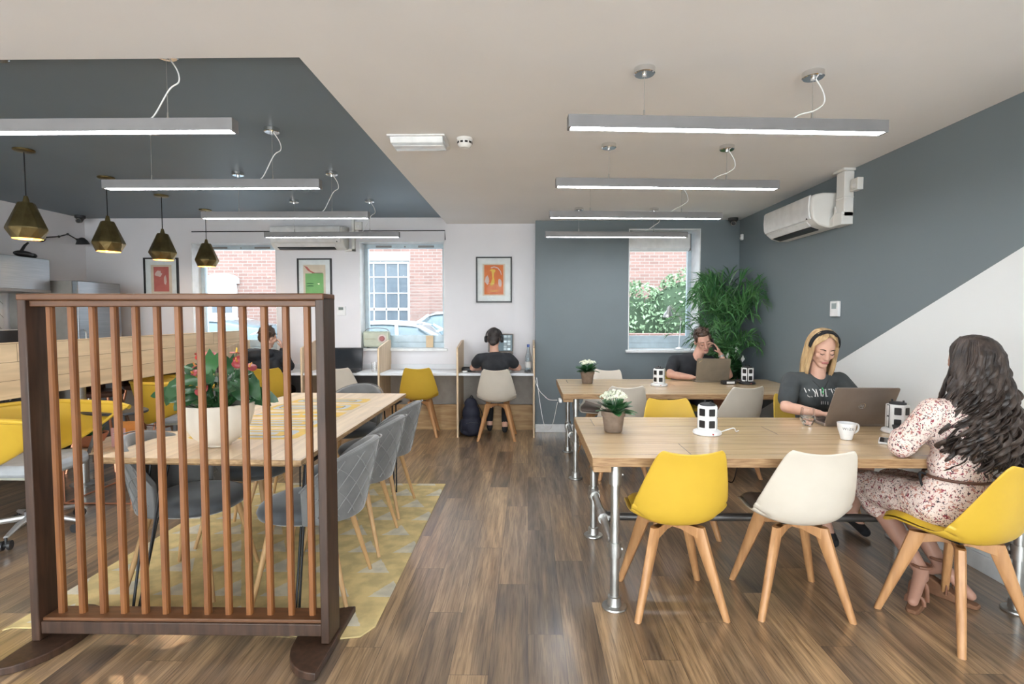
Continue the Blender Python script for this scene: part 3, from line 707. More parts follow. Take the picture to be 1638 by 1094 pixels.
# ---------------------------------------------------------------- ceiling fittings
t = thing('emergency_light', 'flat rectangular emergency light fitting on the white ceiling', 'ceiling light', (-.70, 3.49, CZ-.045))
B().box(-.18, .18, -.115, .115, .035, .045).obj('back_plate', 'white', t, bevel=.003)
B().prism([(-.10, .036), (-.085, 0), (.085, 0), (.10, .036)], -.165, .165, 'YZ').obj('diffuser', mat('frosted_acrylic', (.84, .86, .86), .15), t, bevel=.004)
B().box(-.16, .16, -.03, .03, -.003, .004).obj('light_tube', 'white', t, bevel=.002)
t = thing('smoke_detector', 'small round white smoke detector beside the emergency light', 'smoke detector', (-.405, 3.47, CZ-.06))
b = B().lathe([(0, .004), (.028, 0), (.040, .010), (.046, .022), (.046, .045), (.050, .047), (.050, .06), (0, .06)]); b.obj('housing', 'ac', t)
v = B()
for k in range(10):
    a = 2*pi*k/10; m_ = Matrix.Rotation(a, 4, 'Z'); v.box(.0445, .0475, -.009, .009, .024, .036, m_)
v.obj('vent_slot', 'black_pl', t, smooth=False)
def cctv(loc, label, face):
    t = thing('security_camera', label, 'security camera', loc, face, 'dome security cameras')
    B().lathe([(.055, .05), (.055, .02), (.045, .015), (.035, 0), (.02, -.03), (0, -.038), ], seg=24).obj('housing', 'panel_dark' if 0 else 'charcoal', t)
    B().ell((0, -.028, -.018), (.03, .02, .026)).cyl((0, -.04, -.02), (0, -.05, -.02), .022, .020).obj('lens', 'black_pl', t)
    B().lathe([(.026, 0), (.030, .003), (.026, .006), (.022, .003)], closed=True, mx=Matrix.Translation((0, -.049, -.02)) @ Matrix.Rotation(R(90), 4, 'X')).obj('lens_ring', 'steel', t)
    return t
cctv((2.36, 6.30, CZ-.05), 'dark dome camera in the corner of the cream ceiling, right of the slate wall window', R(-15))
cctv((-5.40, 6.45, DZ-.05), 'dark dome camera in the far left corner under the slate ceiling', R(20))
# ---------------------------------------------------------------- air conditioners
def aircon(loc, rz, label, L_=.86):
    t = thing('air_conditioner', label, 'air conditioner', loc, rz, 'wall air conditioners')
    h = L_/2   # back at y=0, front toward -Y
    prof = [(0, 0), (-.10, -.002), (-.17, .020), (-.215, .060), (-.225, .095), (-.235, .16), (-.232, .235), (-.21, .262), (-.14, .275), (0, .275)]
    B().prism(prof, -h, h, 'YZ').obj('casing', 'ac', t, bevel=.012, ang=50)
    fp = [(-.2315, .072), (-.243, .10), (-.248, .165), (-.243, .245), (-.228, .262), (-.224, .262), (-.236, .16), (-.2265, .095), (-.219, .07)]
    B().prism(fp, -h+.012, h-.03, 'YZ').obj('front_panel', 'white', t, bevel=.003, ang=50)
    B().prism([(-.19, .022), (-.222, .058), (-.217, .062), (-.183, .026)], -h+.05, h-.1, 'YZ').obj('louvre', 'white', t)
    B().prism([(-.112, -.006), (-.18, .016), (-.175, .022), (-.11, .0)], -h+.07, h-.12, 'YZ').obj('louvre_gap', 'black_pl', t, smooth=False)
    B().cyl((h-.07, -.232, .075), (h-.07, -.240, .078), .006).obj('indicator', 'black_pl', t)
    return t
a1 = aircon((RX, 4.80, 2.105), R(-90), 'big white air conditioner high on the slate right wall')
a2 = aircon((-2.65, WY, 2.205), 0, 'white air conditioner on the back wall above the green framed print', .88)
t = thing('pipe_trunking', 'white plastic pipe trunking dropping from ceiling to the right wall air conditioner', 'trunking', (RX, 4.26, 2.10))
B().box(-.075, 0, -.055, .055, .06, CZ-2.10-.02).box(-.095, 0, -.075, .075, CZ-2.10-.02, CZ-2.10).box(-.08, 0, -.06, .06, .20, .215).obj('vertical_duct', 'ac', t, bevel=.006)
B().prism([(.055, 0), (.055, .16), (.03, .10), (-.055, .10), (-.055, 0)], -.09, 0, 'YZ').prism([(.05, 0), (.13, .0), (.13, .06), (.05, .1)], -.09, 0, 'YZ').obj('elbow', 'ac', t, bevel=.006)
t = thing('fused_switch', 'white fused switch box beside the trunking on the right wall', 'switch', (RX, 4.135, 2.385))
B().box(-.045, 0, -.045, .045, -.045, .045).obj('box', 'ac', t, bevel=.004); B().box(-.049, -.045, -.018, .018, -.03, .005).obj('rocker', 'white', t, bevel=.002)
t = thing('pipe_trunking', 'white trunking between the back wall air conditioner and the ceiling', 'trunking', (-2.13, WY, 2.19))
B().box(-.035, .0, -.05, 0, .0, DZ-2.19).box(-.12, 0, -.05, 0, .0, .03).obj('vertical_duct', 'ac', t, bevel=.004)
t = thing('fused_switch', 'white switch box high on the back wall right of its air conditioner', 'switch', (-2.085, WY, 2.50))
B().box(-.045, .045, -.035, 0, -.05, .05).obj('box', 'ac', t, bevel=.004); B().box(-.02, .02, -.04, -.034, -.025, .01).obj('rocker', 'white', t, bevel=.002)
tag(B().tube([(-4.17, WY-.006, 2.438), (-3.1, WY-.006, 2.439)], .006, 6).tube([(-2.09, WY-.006, 2.442), (-1.025, WY-.006, 2.445), (-1.022, WY-.006, 2.33)], .006, 6).obj('wall_cable', 'black'),
    'thin black cable running along the back wall above the windows', 'cable')
t = thing('thermostat', 'white thermostat with grey display on the slate right wall', 'thermostat', (RX, 4.395, 1.455))
B().box(-.022, 0, -.058, .058, -.062, .062).obj('housing', 'white', t, bevel=.004); B().box(-.0235, -.021, -.032, .032, .0, .045).obj('display', mat('grey_lcd', (.36, .42, .42), .2), t, smooth=False)
t = thing('thermostat', 'small white thermostat with dark display on the back wall under the green print', 'thermostat', (-2.32, WY, 1.46))
B().box(-.056, .056, -.02, 0, -.056, .056).obj('housing', 'white', t, bevel=.004); B().box(-.03, .03, -.0215, -.019, .01, .045).obj('display', mat('dark_lcd', (.12, .15, .13), .2), t, smooth=False)
t = thing('wall_sensor', 'tiny white sensor high on the right wall near the corner', 'sensor', (RX, 6.33, 2.31))
B().box(-.03, 0, -.025, .025, -.035, .035).obj('housing', 'white', t, bevel=.008); B().ell((-.03, 0, -.01), (.008, .014, .014)).obj('lens', 'ac', t)
# ---------------------------------------------------------------- framed prints
def frame(x0, x1, z0, z1, label, art):
    t = thing('framed_print', label, 'picture', ((x0+x1)/2, WY, z0), 0, 'framed prints on the back wall')
    w = (x1-x0)/2; h = z1-z0; e = .017
    B().box(-w, w, -.028, 0, 0, e).box(-w, w, -.028, 0, h-e, h).box(-w, -w+e, -.028, 0, e, h-e).box(w-e, w, -.028, 0, e, h-e).obj('frame', 'black_pl', t, smooth=False)
    B().box(-w+e, w-e, -.012, -.004, e, h-e).obj('mount', 'mount', t, smooth=False)
    art(t, w, h)
    B().box(-w+e, w-e, -.0185, -.017, e, h-e).obj('glazing', 'pane', t, smooth=False)
    return t
def sheet(t, n, m, x0, x1, z0, z1, y=-.0135): return B().box(x0, x1, y, -.012, z0, z1).obj(n, m, t, smooth=False)
def shape(t, n, m, pts, y=-.0150): return B().prism(pts, y, -.0130, 'XZ').obj(n, m, t, smooth=False)
mr = mat('faded_red_print', (.56, .16, .13), .6, c2=(.50, .13, .11)); mo = mat('orange_print', (.74, .20, .045), .6, c2=(.66, .15, .04)); mg_ = mat('green_print', (.22, .46, .16), .6)
mc = mat('buff_paper', (.70, .57, .44), .7); my = mat('ochre_print', (.80, .52, .08), .6); mp_ = mat('pale_pink_print', (.70, .52, .46), .7); mk = mat('dark_print', (.16, .10, .07), .7)
def blobp(cx, cz, rx, rz, n=14, seed=0, j=.25):
    r = random.Random(seed); return [(cx+rx*cos(2*pi*k/n)*(1+r.uniform(-j, j)), cz+rz*sin(2*pi*k/n)*(1+r.uniform(-j, j))) for k in range(n)]
def art1(t, w, h):
    sheet(t, 'paper', mc, -.13, .13, .10, .46); sheet(t, 'print_area', mr, -.095, .095, .13, .435, -.0145)
    shape(t, 'pale_shape', mp_, blobp(-.035, .35, .04, .04, seed=2)); shape(t, 'pale_shape', mp_, blobp(.05, .27, .016, .06, seed=3))
def art2(t, w, h):
    sheet(t, 'paper', mc, -.14, .135, .08, .47); sheet(t, 'print_area', mg_, -.115, .11, .12, .365, -.0145)
    shape(t, 'red_shape', mr, [(-.13, .46), (-.09, .445), (-.05, .40), (.0, .375), (.02, .365), (-.03, .37), (-.085, .40)])
    sheet(t, 'dark_line', mk, -.03, .10, .366, .372, -.0150)
    for z in (.235, .205): shape(t, 'lettering', mg_ if 0 else mat('dark_green_ink', (.06, .18, .06), .7), [(-.10, z), (-.015, z), (-.015, z+.010), (-.06, z+.014), (-.10, z+.009)])
def art3(t, w, h):
    sheet(t, 'paper', mc, -.14, .135, .085, .475); sheet(t, 'print_area', mo, -.12, .115, .10, .46, -.0145)
    shape(t, 'ochre_shape', my, [(-.055, .395), (-.03, .385), (-.025, .35), (-.02, .30), (-.035, .25), (-.05, .22), (-.035, .20), (.0, .225), (.01, .26), (-.002, .31), (.0, .36), (.02, .39), (.01, .405), (-.03, .41)])
    shape(t, 'pale_shape', mp_, [(-.04, .43), (0, .445), (.05, .43), (.085, .385), (.095, .34), (.088, .34), (.075, .38), (.045, .418), (0, .432), (-.035, .42)])
    shape(t, 'pale_shape', mp_, blobp(.072, .245, .028, .05, seed=8, j=.35)); shape(t, 'pale_shape', mp_, blobp(-.085, .28, .028, .05, seed=4, j=.3))
    shape(t, 'ochre_shape', my, [(-.05, .15), (.0, .145), (.05, .155), (.045, .142), (0, .135), (-.05, .14)])
frame(-4.776, -4.346, 1.57, 2.118, 'black framed print with faded red picture, left of the left window', art1)
frame(-2.856, -2.43, 1.557, 2.106, 'black framed print with a green block picture under the air conditioner', art2)
frame(-.643, -.201, 1.561, 2.122, 'black framed print with an orange and ochre picture above the headphone wearer', art3)

# ---------------------------------------------------------------- pine tables on scaffold pipe legs
def flange(b, x, y, z=0): b.lathe([(.058, 0), (.06, .004), (.058, .010), (.034, .014), (.031, .055), (.026, .058), (0, .058)], (x, y, z), 24)
def collar(b, p, d, r=.030, l=.03):
    p = Vector(p); d = Vector(d).normalized(); b.cyl(p-d*l, p+d*l, r, r, 18)
def pipe_table(loc, label, w, d):
    t = thing('pine_table', label, 'table', loc, 0, 'pine tables with pipe legs')
    H = .74; z0 = H-.045
    b = B(); b.box(-w/2, w/2, -d/2, d/2, z0, H)
    b.mi = [1, 0, 1, 1, 1, 1]; b.obj('tabletop', ['oak_top', 'beech_edge'], t, bevel=.004)
    # saw-cut end pieces/battens below the top
    for (xa, xb) in ((-w/2+.005, -w/2+.09), (w/2-.10, w/2-.005)): B().box(xa, xb, -d/2+.01, d/2-.01, z0-.028, z0).obj('end_batten', 'beech_edge', t, bevel=.003)
    xs = (-w/2+.115, w/2-.16)
    for x in xs:
        for y in (-d/2+.05, d/2-.12):
            l = B(); l.cyl((x, y, .02), (x, y, z0-.028 if abs(x-xs[0]) < 1e-6 and False else z0), .0215, seg=20); flange(l, x, y)
            collar(l, (x, y, z0-.05), (0, 0, 1), .030, .045); collar(l, (x, y, .285), (0, 0, 1), .031, .035)
            l.cyl((x+.03, y, z0-.05), (x+.036, y, z0-.05), .008, seg=8); l.cyl((x+.03, y, .285), (x+.037, y, .285), .008, seg=8)
            l.obj('pipe_leg', 'steel', t)
        y0, y1 = -d/2+.05, d/2-.12; c = B(); c.cyl((x, y0, .285), (x, y1, .285), .0215); collar(c, (x, y0+.06, .285), (0, 1, 0)); collar(c, (x, y1-.06, .285), (0, 1, 0)); collar(c, (x, (y0+y1)/2, .285), (0, 1, 0), .031, .04)
        c.obj('cross_pipe', 'steel', t)
    c = B(); ym = (-d/2+.05+d/2-.12)/2; c.cyl((xs[0], ym, .285), (xs[1], ym, .285), .0215); collar(c, (xs[0]+.05, ym, .285), (1, 0, 0)); collar(c, (xs[1]-.05, ym, .285), (1, 0, 0))
    c.obj('long_stretcher', mat('dark_steel_pipe', (.16, .155, .15), .4, .8), t)
    # wire cable tray under the top
    w_ = B()
    for y in (-.10, -.03, .04, .11): w_.tube([(-w/2+.55, y, z0-.05), (w/2-.4, y, z0-.05)], .002, 5)
    k = -w/2+.55
    while k < w/2-.4:
        w_.tube([(k, -.10, z0-.002), (k, -.10, z0-.05), (k, .11, z0-.05), (k, .11, z0-.002)], .002, 5); k += .12
    w_.obj('cable_tray', 'black', t)
    lo = B(); lo.tube(catmull([(-.35, -.05, z0-.045), (-.33, -.07, z0-.16), (-.28, -.08, z0-.20), (-.25, -.07, z0-.12), (-.22, -.04, z0-.05)], 6), .003, 6)
    lo.obj('hanging_cable', 'black', t)
    return t
tn = pipe_table((1.39, 2.985, 0), 'front long pine table on grey pipe legs where two women sit', 2.18, 1.01)
tf = pipe_table((1.382, 5.065, 0), 'far pine table on grey pipe legs where the man in black sits', 2.18, 1.08)
# white power strip and cables at the far table corner
t = thing('extension_socket', 'white socket block hanging on the left end of the far pine table', 'socket', (.282, 4.62, .67))
B().box(-.018, .006, -.05, .05, -.014, .014).obj('housing', 'white', t, bevel=.004)
tag(B().tube(catmull([(.05, 6.08, .75), (.115, 6.0, .58), (.17, 5.6, .56), (.20, 5.1, .60), (.25, 4.66, .665)], 8), .0035, 6).obj('charging_cable', 'white'), 'white charging cable sagging from the desk end to the far pine table', 'cable')
tag(B().tube(catmull([(.095, 6.05, .70), (.13, 5.8, .44), (.17, 5.45, .27), (.22, 5.0, .36), (.257, 4.70, .64)], 8), .003, 6).obj('charging_cable', 'white'), 'lower white cable looping almost to the floor by the slate wall', 'cable')

# ---------------------------------------------------------------- moulded shell chairs
PROF = [(.215, .418, .160, .006), (.195, .436, .185, .012), (.12, .440, .205, .030), (0, .430, .216, .045), (-.10, .428, .220, .062), (-.165, .447, .222, .080),
        (-.205, .497, .219, .082), (-.232, .57, .207, .068), (-.255, .655, .188, .046), (-.278, .74, .166, .026), (-.296, .795, .148, .015), (-.304, .818, .128, .010)]
def shell_pt(u, v, off=0., us=1.):
    n = len(PROF)-1; f = v*n; i = min(int(f), n-1); tt = f-i
    P_ = [PROF[max(0, min(n, k))] for k in (i-1, i, i+1, i+2)]
    q = [.5*((2*P_[1][j])+(P_[2][j]-P_[0][j])*tt+(2*P_[0][j]-5*P_[1][j]+4*P_[2][j]-P_[3][j])*tt*tt+(P_[3][j]-3*P_[2][j]+3*P_[1][j]-P_[0][j])*tt**3) for j in range(4)]
    dy = P_[2][0]-P_[1][0]; dz = P_[2][1]-P_[1][1]; l = math.hypot(dy, dz) or 1
    ny, nz = dz/l, -dy/l            # interior side: up on the seat, forward on the back
    s_ = (2*u-1)*us; c = q[3]*abs(s_)**2.4+off
    z = q[1]+nz*c
    if v > .8: z -= .014*(1-s_*s_)*(v-.8)/.2
    return (s_*q[2], q[0]+ny*c, z)
def shell_chair(name, label, kind, loc, rz):
    t = thing(name, label, 'chair', loc, rz, kind+' shell chairs')
    sm, pm = ('yellow', 'pad_yellow') if kind == 'yellow' else ('white_pl', 'pad_taupe')
    B().grid(shell_pt, 20, 33).obj('seat_shell', sm, t, solid=.009, bevel=0, sub=1, ang=80, off=1)
    def pad(u, v):
        vv = .03+v*.38; e = min(u, 1-u, v*.8, (1-v)*1.)
        return shell_pt(u, vv, .006+.03*min(1, max(0, e)*6)**.5, .90)
    B().grid(pad, 16, 16).obj('seat_pad', pm, t, ang=80)
    for sx in (-1, 1):
        for sy in (-1, 1):
            a = Vector((sx*.098, sy*.093, .405)); b_ = Vector((sx*.205, sy*.195, 0)); d = (b_-a)
            out = Vector((sx, sy, 0)).normalized(); side = Vector((-out.y, out.x, 0))
            g = B(); rings = [(0, .034, .019), (.12, .032, .019), (.6, .022, .017), (1, .0145, .0145)]
            vs = []
            for (k, ro, rs) in rings:
                p = a+d*k
                for (p_, q_) in ((1, .55), (.55, 1), (-.55, 1), (-1, .55), (-1, -.55), (-.55, -1), (.55, -1), (1, -.55)):
                    vs.append(p+out*ro*p_+side*rs*q_)
            fs = [tuple(range(8))[::-1], tuple(range(24, 32))]
            for r_ in range(3):
                for k in range(8): fs.append((r_*8+k, r_*8+(k+1) % 8, (r_+1)*8+(k+1) % 8, (r_+1)*8+k))
            g.add(vs, fs); g.obj('leg', 'beech', t, ang=50)
    c = B()
    for s_ in (1, -1):
        m_ = Matrix.Rotation(R(45*s_)-(0), 4, 'Z')
        c.prism([(-.145, .405), (-.145, .352), (-.06, .375), (.06, .375), (.145, .352), (.145, .405)], -.0165, .0165, 'XZ', m_)
    c.obj('cross_frame', 'beech', t, bevel=.003)
    B().box(-.07, .07, -.07, .07, .405, .422).obj('mounting_plate', 'black', t)
    return t
yproto = shell_chair('shell_chair', 'yellow shell chair at the front pine table, nearest the pipe legs', 'yellow', (.70, 2.605, 0), R(2))
wproto = shell_chair('shell_chair', 'white shell chair with taupe pad at the front pine table, between two yellow ones', 'white', (1.285, 2.615, 0), R(-2))
YC = [((1.925, 2.41, 0), R(15), 'yellow shell chair carrying the woman with long dark curly hair'),
      ((.985, 3.50, 0), R(180), 'yellow shell chair on the far side of the front pine table, only its top showing'),
      ((2.02, 3.76, 0), R(188), 'yellow shell chair the blonde woman sits on'),
      ((1.60, 5.72, 0), R(180), 'yellow shell chair under the man in the black t-shirt'),
      ((-1.275, 6.28, 0), R(6), 'empty yellow shell chair tucked under the long wall desk'),
      ((-3.00, 6.24, 0), R(12), 'yellow shell chair under the person in the dark hooded jacket')]
WC = [((.80, 4.74, 0), R(4), 'white shell chair behind the front flowerpot, pushed under the far pine table'),
      ((1.75, 4.72, 0), R(12), 'white shell chair facing the far pine table, in front of the olive laptop'),
      ((.76, 5.56, 0), R(160), 'white shell chair turned sideways behind the small far flowerpot'),
      ((-.355, 6.12, 0), R(0), 'white shell chair the headphone wearer sits on'),
      ((-2.13, 6.28, 0), R(-4), 'empty white shell chair at the wall desk in front of the dark laptop')]
for l, r, s_ in YC: dup(yproto, l, r, s_)
for l, r, s_ in WC: dup(wproto, l, r, s_)

# ---------------------------------------------------------------- long desk on the back wall
t = thing('wall_desk', 'long light grey desk along the back wall with plywood dividers', 'desk', (-1.7, 6.65, 0))
X0 = -3.494-(-1.7); X1 = .075+1.7
B().box(X0, X1, -.52, -.002, .712, .74).obj('desktop', 'desk', t, bevel=.002)
B().box(X0, X1, -.02, 0-.001, .74, .80).obj('upstand', 'desk', t, smooth=False)
for x in (-3.485, -2.605, -1.715, -.81, .065):
    xx = x+1.7; prof = [(-.545, 0), (-.002, 0), (-.002, 1.10), (-.10, 1.10), (-.50, 1.04), (-.535, 1.03), (-.545, 1.01)]
    B().prism(prof, xx-.010, xx+.010, 'YZ').obj('divider_panel', 'ply', t, bevel=.001)
B().box(X0+.02, X1-.02, -.10, -.08, 0, .31).obj('lower_board', 'pine_low', t, smooth=False)
B().box(X0+.02, X1-.02, -.045, -.03, .31, .70).obj('shaded_wall_strip', mat('shaded_wall_greige', (.40, .36, .32), .7), t, smooth=False)  # shade on the white wall under the desk, put into a greige sheet
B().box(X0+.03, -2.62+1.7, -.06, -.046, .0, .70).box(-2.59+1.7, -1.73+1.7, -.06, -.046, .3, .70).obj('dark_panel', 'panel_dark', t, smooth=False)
# ---------------------------------------------------------------- rug
pts = [(-.8, -1.01), (.2, -1.01), (.66, -1.07), (.78, -1.05), (.825, -.97), (.825, 1.08), (-.825, 1.08), (-.825, -1.03)]
rg = B().prism(pts, 0, .007, 'XY').obj('rug', 'rug', smooth=False, loc=(-1.51, 3.31, .0005), bevel=.003)
tag(rg, 'yellow woven rug with pale triangles under the dining table', 'rug')
# ---------------------------------------------------------------- dining table
t = thing('dining_table', 'long pale wood dining table with painted yellow and grey pattern and hairpin legs', 'table', (-1.53, 3.51, .0085))
Hh = .73; w, d = .985, 2.12
def ttop():
    b = B(); vs = []; c = .028
    top = [(-w/2+.00, -d/2), (w/2, -d/2-.04), (w/2, d/2-.04), (-w/2, d/2)]
    for (z, ins) in ((Hh-.034, .016), (Hh-.022, .0), (Hh-.002, 0), (Hh, .002)):
        for (x, y) in top: vs.append((x-math.copysign(ins, x), y-math.copysign(ins, y), z))
    fs = [(3, 2, 1, 0), (12, 13, 14, 15)]
    for r_ in range(3):
        for k in range(4): fs.append((r_*4+k, r_*4+(k+1) % 4, (r_+1)*4+(k+1) % 4, (r_+1)*4+k))
    b.add(vs, fs); b.mi = [1, 0]+[1]*12; return b
ttop().obj('tabletop', ['mango_top', 'mango_edge'], t, smooth=False)
B().box(-w/2+.004, w/2-.004, -d/2+.012, -d/2+.03, Hh-.033, Hh-.006).obj('end_grain_edge', 'mango_edge', t, smooth=False)
# painted pattern: nested rounded outlines
yb = B(); gb = B(); kb = B()
def ring(b, poly, poly2, z0, z1):
    n = len(poly); vs = [(p[0], p[1], z1) for p in poly]+[(p[0], p[1], z1) for p in poly2]
    b.add(vs, [(i, (i+1) % n, n+(i+1) % n, n+i) for i in range(n)])
blocks = [(-.02, -.55, .60, .26, 'u'), (-.02, -.25, .62, .24, 'o'), (-.0, .04, .58, .22, 'x'), (-.02, .33, .62, .26, 'o'), (.0, .62, .58, .2, 'u')]
for (cx, cy, bw, bh, kd) in blocks:
    z = Hh+.0008
    if kd == 'x':
        yb.box(cx-bw/2, cx+bw/2, cy-bh/2+.03, cy+bh/2-.03, z-.0006, z); yb.box(cx-.05, cx+.1, cy-bh/2, cy+bh/2, z-.0005, z+.0002)
        gb.box(cx-bw/2, cx+.0, cy-.03, cy+.02, z, z+.0007); gb.box(cx+.02, cx+bw/2-.1, cy-.02, cy+.02, z, z+.0007)
    else:
        yb.prism(rrect(bw, bh, .05, 5, cx, cy), z-.0006, z)
        gb.prism(rrect(bw-.09, bh-.07, .05, 5, cx-.01, cy), z, z+.0006)
        kb.prism(rrect(bw-.16, bh-.14, .03, 5, cx-.01, cy), z+.0004, z+.0010)
        yb.prism(rrect(bw-.175, bh-.155, .025, 5, cx-.01, cy), z+.0006, z+.0014)
        gb.prism(rrect(bw-.29, max(.02, bh-.2), .008, 3, cx-.01, cy), z+.001, z+.0018)
yb.obj('yellow_paint_pattern', mat('yellow_table_paint', (.78, .50, .05), .4), t, smooth=False)
gb.obj('grey_paint_pattern', mat('pale_grey_table_paint', (.50, .53, .55), .4), t, smooth=False)
kb.obj('dark_outline', 'text_dark', t, smooth=False)
for sx in (-1, 1):
    for sy in (-1, 1):
        x, y = (.47 if sx > 0 else -.26), (-1.15 if sy < 0 else .66)
        l = B(); zt = Hh-.035
        tx = x-(.03 if sx > 0 else -.02); ty = y+(.16 if sy < 0 else .06)
        # bent rod: down one side, U-turn at the foot, up the other
        l.tube(catmull([(tx-.075, ty+.05, zt), (x-.018, y+.004, .03), (x-.012, y, .008), (x+.004, y, .003), (x+.016, y, .010), (x+.02, y, .035), (tx+.045, ty-.03, zt)], 6), .006, 8)
        l.tube([(tx-.02, ty+.11, zt), (x, y+.006, .008)], .006, 8)
        l.box(tx-.09, tx+.06, ty-.05, ty+.13, zt-.004, zt)
        l.obj('hairpin_leg', 'black', t)
# ---------------------------------------------------------------- grey velvet chairs
def velvet_chair(label, loc, rz):
    t = thing('velvet_dining_chair', label, 'chair', loc, rz, 'grey quilted velvet dining chairs')
    A = R(88)
    def P_(u, v, off=0):
        a = (2*u-1)*A; f = abs(2*u-1)
        zt = .785-.20*f**2.2; z = .415+(zt-.415)*v
        flare = 1+.17*(z-.415)/.36
        rx = (.205+off)*flare; ry = (.195+off)*flare
        return Vector((rx*sin(a), .0-ry*cos(a)-.05*(z-.415)/.36*cos(a)**2, z))
    B().grid(lambda u, v: P_(u, v), 28, 10).obj('backrest', 'velvet', t, solid=.034, bevel=.010, sub=1, ang=80, off=-1 if 0 else 1)
    st = B()
    for k in range(-8, 16):
        for s_ in (1, -1):
            pts = []
            for q in range(13):
                v = q/12; uu = .5+((k/7.-.5)+s_*(v-.5)*.42)*.8
                if 0.03 < uu < .97 and .03 < v < .97: pts.append(P_(uu, v, .0345))
            if len(pts) > 2: st.tube(pts, .0026, 5)
    st.obj('quilt_stitching', 'stitch', t)
    B().tube([P_(u/30, 1, .0345) + Vector((0, 0, -.004)) for u in range(31)], .0035, 7).obj('piping', 'velvet', t)
    # seat cushion
    def seat(u, v):
        a = 2*pi*u; pr = [(0, .485), (.10, .485), (.18, .478), (.215, .462), (.226, .44), (.218, .415), (.19, .400), (0, .395)]
        f = v*7; i = min(6, int(f)); k = f-i; r = pr[i][0]+(pr[i+1][0]-pr[i][0])*k; z = pr[i][1]+(pr[i+1][1]-pr[i][1])*k
        c, s_ = cos(a), sin(a); e = .82
        return (r*math.copysign(abs(c)**e, c), .045+r*1.02*math.copysign(abs(s_)**e, s_), z)
    B().grid(seat, 40, 14, True).obj('seat', 'velvet_d', t, ang=80)
    for sx in (-1, 1):
        for sy in (-1, 1):
            B().tube([(sx*.145, .03+sy*.135, .41), (sx*.215, .02+sy*.225, .0)], [.0175, .0095], 14).obj('leg', 'oakmetal', t)
    return t
v0 = velvet_chair('grey velvet chair nearest the camera on the right side of the dining table', (-1.065, 2.66, .0085), R(92))
for l, r, s_ in [((-1.065, 3.24, .0085), R(90), 'middle grey velvet chair on the right side of the dining table'),
                 ((-1.08, 3.82, .0085), R(88), 'far grey velvet chair on the right side of the dining table'),
                 ((-1.50, 4.50, .0085), R(176), 'grey velvet chair at the far end of the dining table'),
                 ((-1.775, 2.74, .0085), R(-90), 'grey velvet chair behind the slatted screen, near left corner of the dining table'),
                 ((-1.785, 3.33, .0085), R(-90), 'middle grey velvet chair on the left side of the dining table'),
                 ((-1.785, 3.92, .0085), R(-88), 'grey velvet chair left of the dining table, behind the red-flowered bowl')]:
    dup(v0, l, r, s_)
# ---------------------------------------------------------------- slatted screen
t = thing('slatted_room_divider', 'freestanding dark wood room divider with orange brown vertical slats', 'room divider', (-1.455, 2.22, 0))
hw = .63
for s_ in (-1, 1):
    B().box(s_*hw-.0+(-.0 if s_ < 0 else -.036), s_*hw+(.036 if s_ < 0 else 0), -.062, .062, .035, 1.475).obj('post', 'walnut', t, bevel=.004)
    c = [(0, -.24)] + [(-s_*.175*sin(a)**.9, -.24*cos(a)) for a in [pi*k/16 for k in range(1, 16)]] + [(0, .24)]
    fo = B().prism([(s_*(hw+.012)+p[0], p[1]) for p in c], .0, .032, 'XY').obj('foot', 'walnut', t, bevel=.004)
B().box(-hw, hw, -.066, .066, 1.463, 1.490).obj('top_cap', 'teak_h', t, bevel=.005)
B().box(-hw+.036, hw-.036, -.045, .03, 1.437, 1.463).obj('top_rail', 'teak_h', t, bevel=.004)
B().box(-hw+.036, hw-.036, -.055, .055, .062, .115).obj('bottom_rail', 'walnut', t, bevel=.004)
B().box(-hw+.036, hw-.036, -.045, .05, .113, .128).obj('lower_rail_cap', 'teak_h', t, bevel=.003)
for i in range(13):
    x = -hw+.085+i*.0902
    B().prism([(x-.0135, -.007), (x-.0085, -.014), (x+.0085, -.014), (x+.0135, -.007), (x+.0135, .007), (x+.0085, .014), (x-.0085, .014), (x-.0135, .007)], .12, 1.44, 'XY').obj('slat', 'slat', t, ang=30)
def text_mesh(name, s, size, m, parent, loc, rot, ext=.0006, align='CENTER'):
    c = bpy.data.curves.new(name, 'FONT'); c.body = s; c.size = size; c.extrude = ext; c.align_x = align; c.align_y = 'CENTER'
    o = bpy.data.objects.new(name, c); COL.objects.link(o); bpy.context.view_layer.update()
    me = bpy.data.meshes.new_from_object(o.evaluated_get(bpy.context.evaluated_depsgraph_get()))
    bpy.data.objects.remove(o); me.materials.clear(); me.materials.append(M[m] if isinstance(m, str) else m)
    o = bpy.data.objects.new(name, me); COL.objects.link(o); o.parent = parent; o.location = loc; o.rotation_euler = rot
    return o
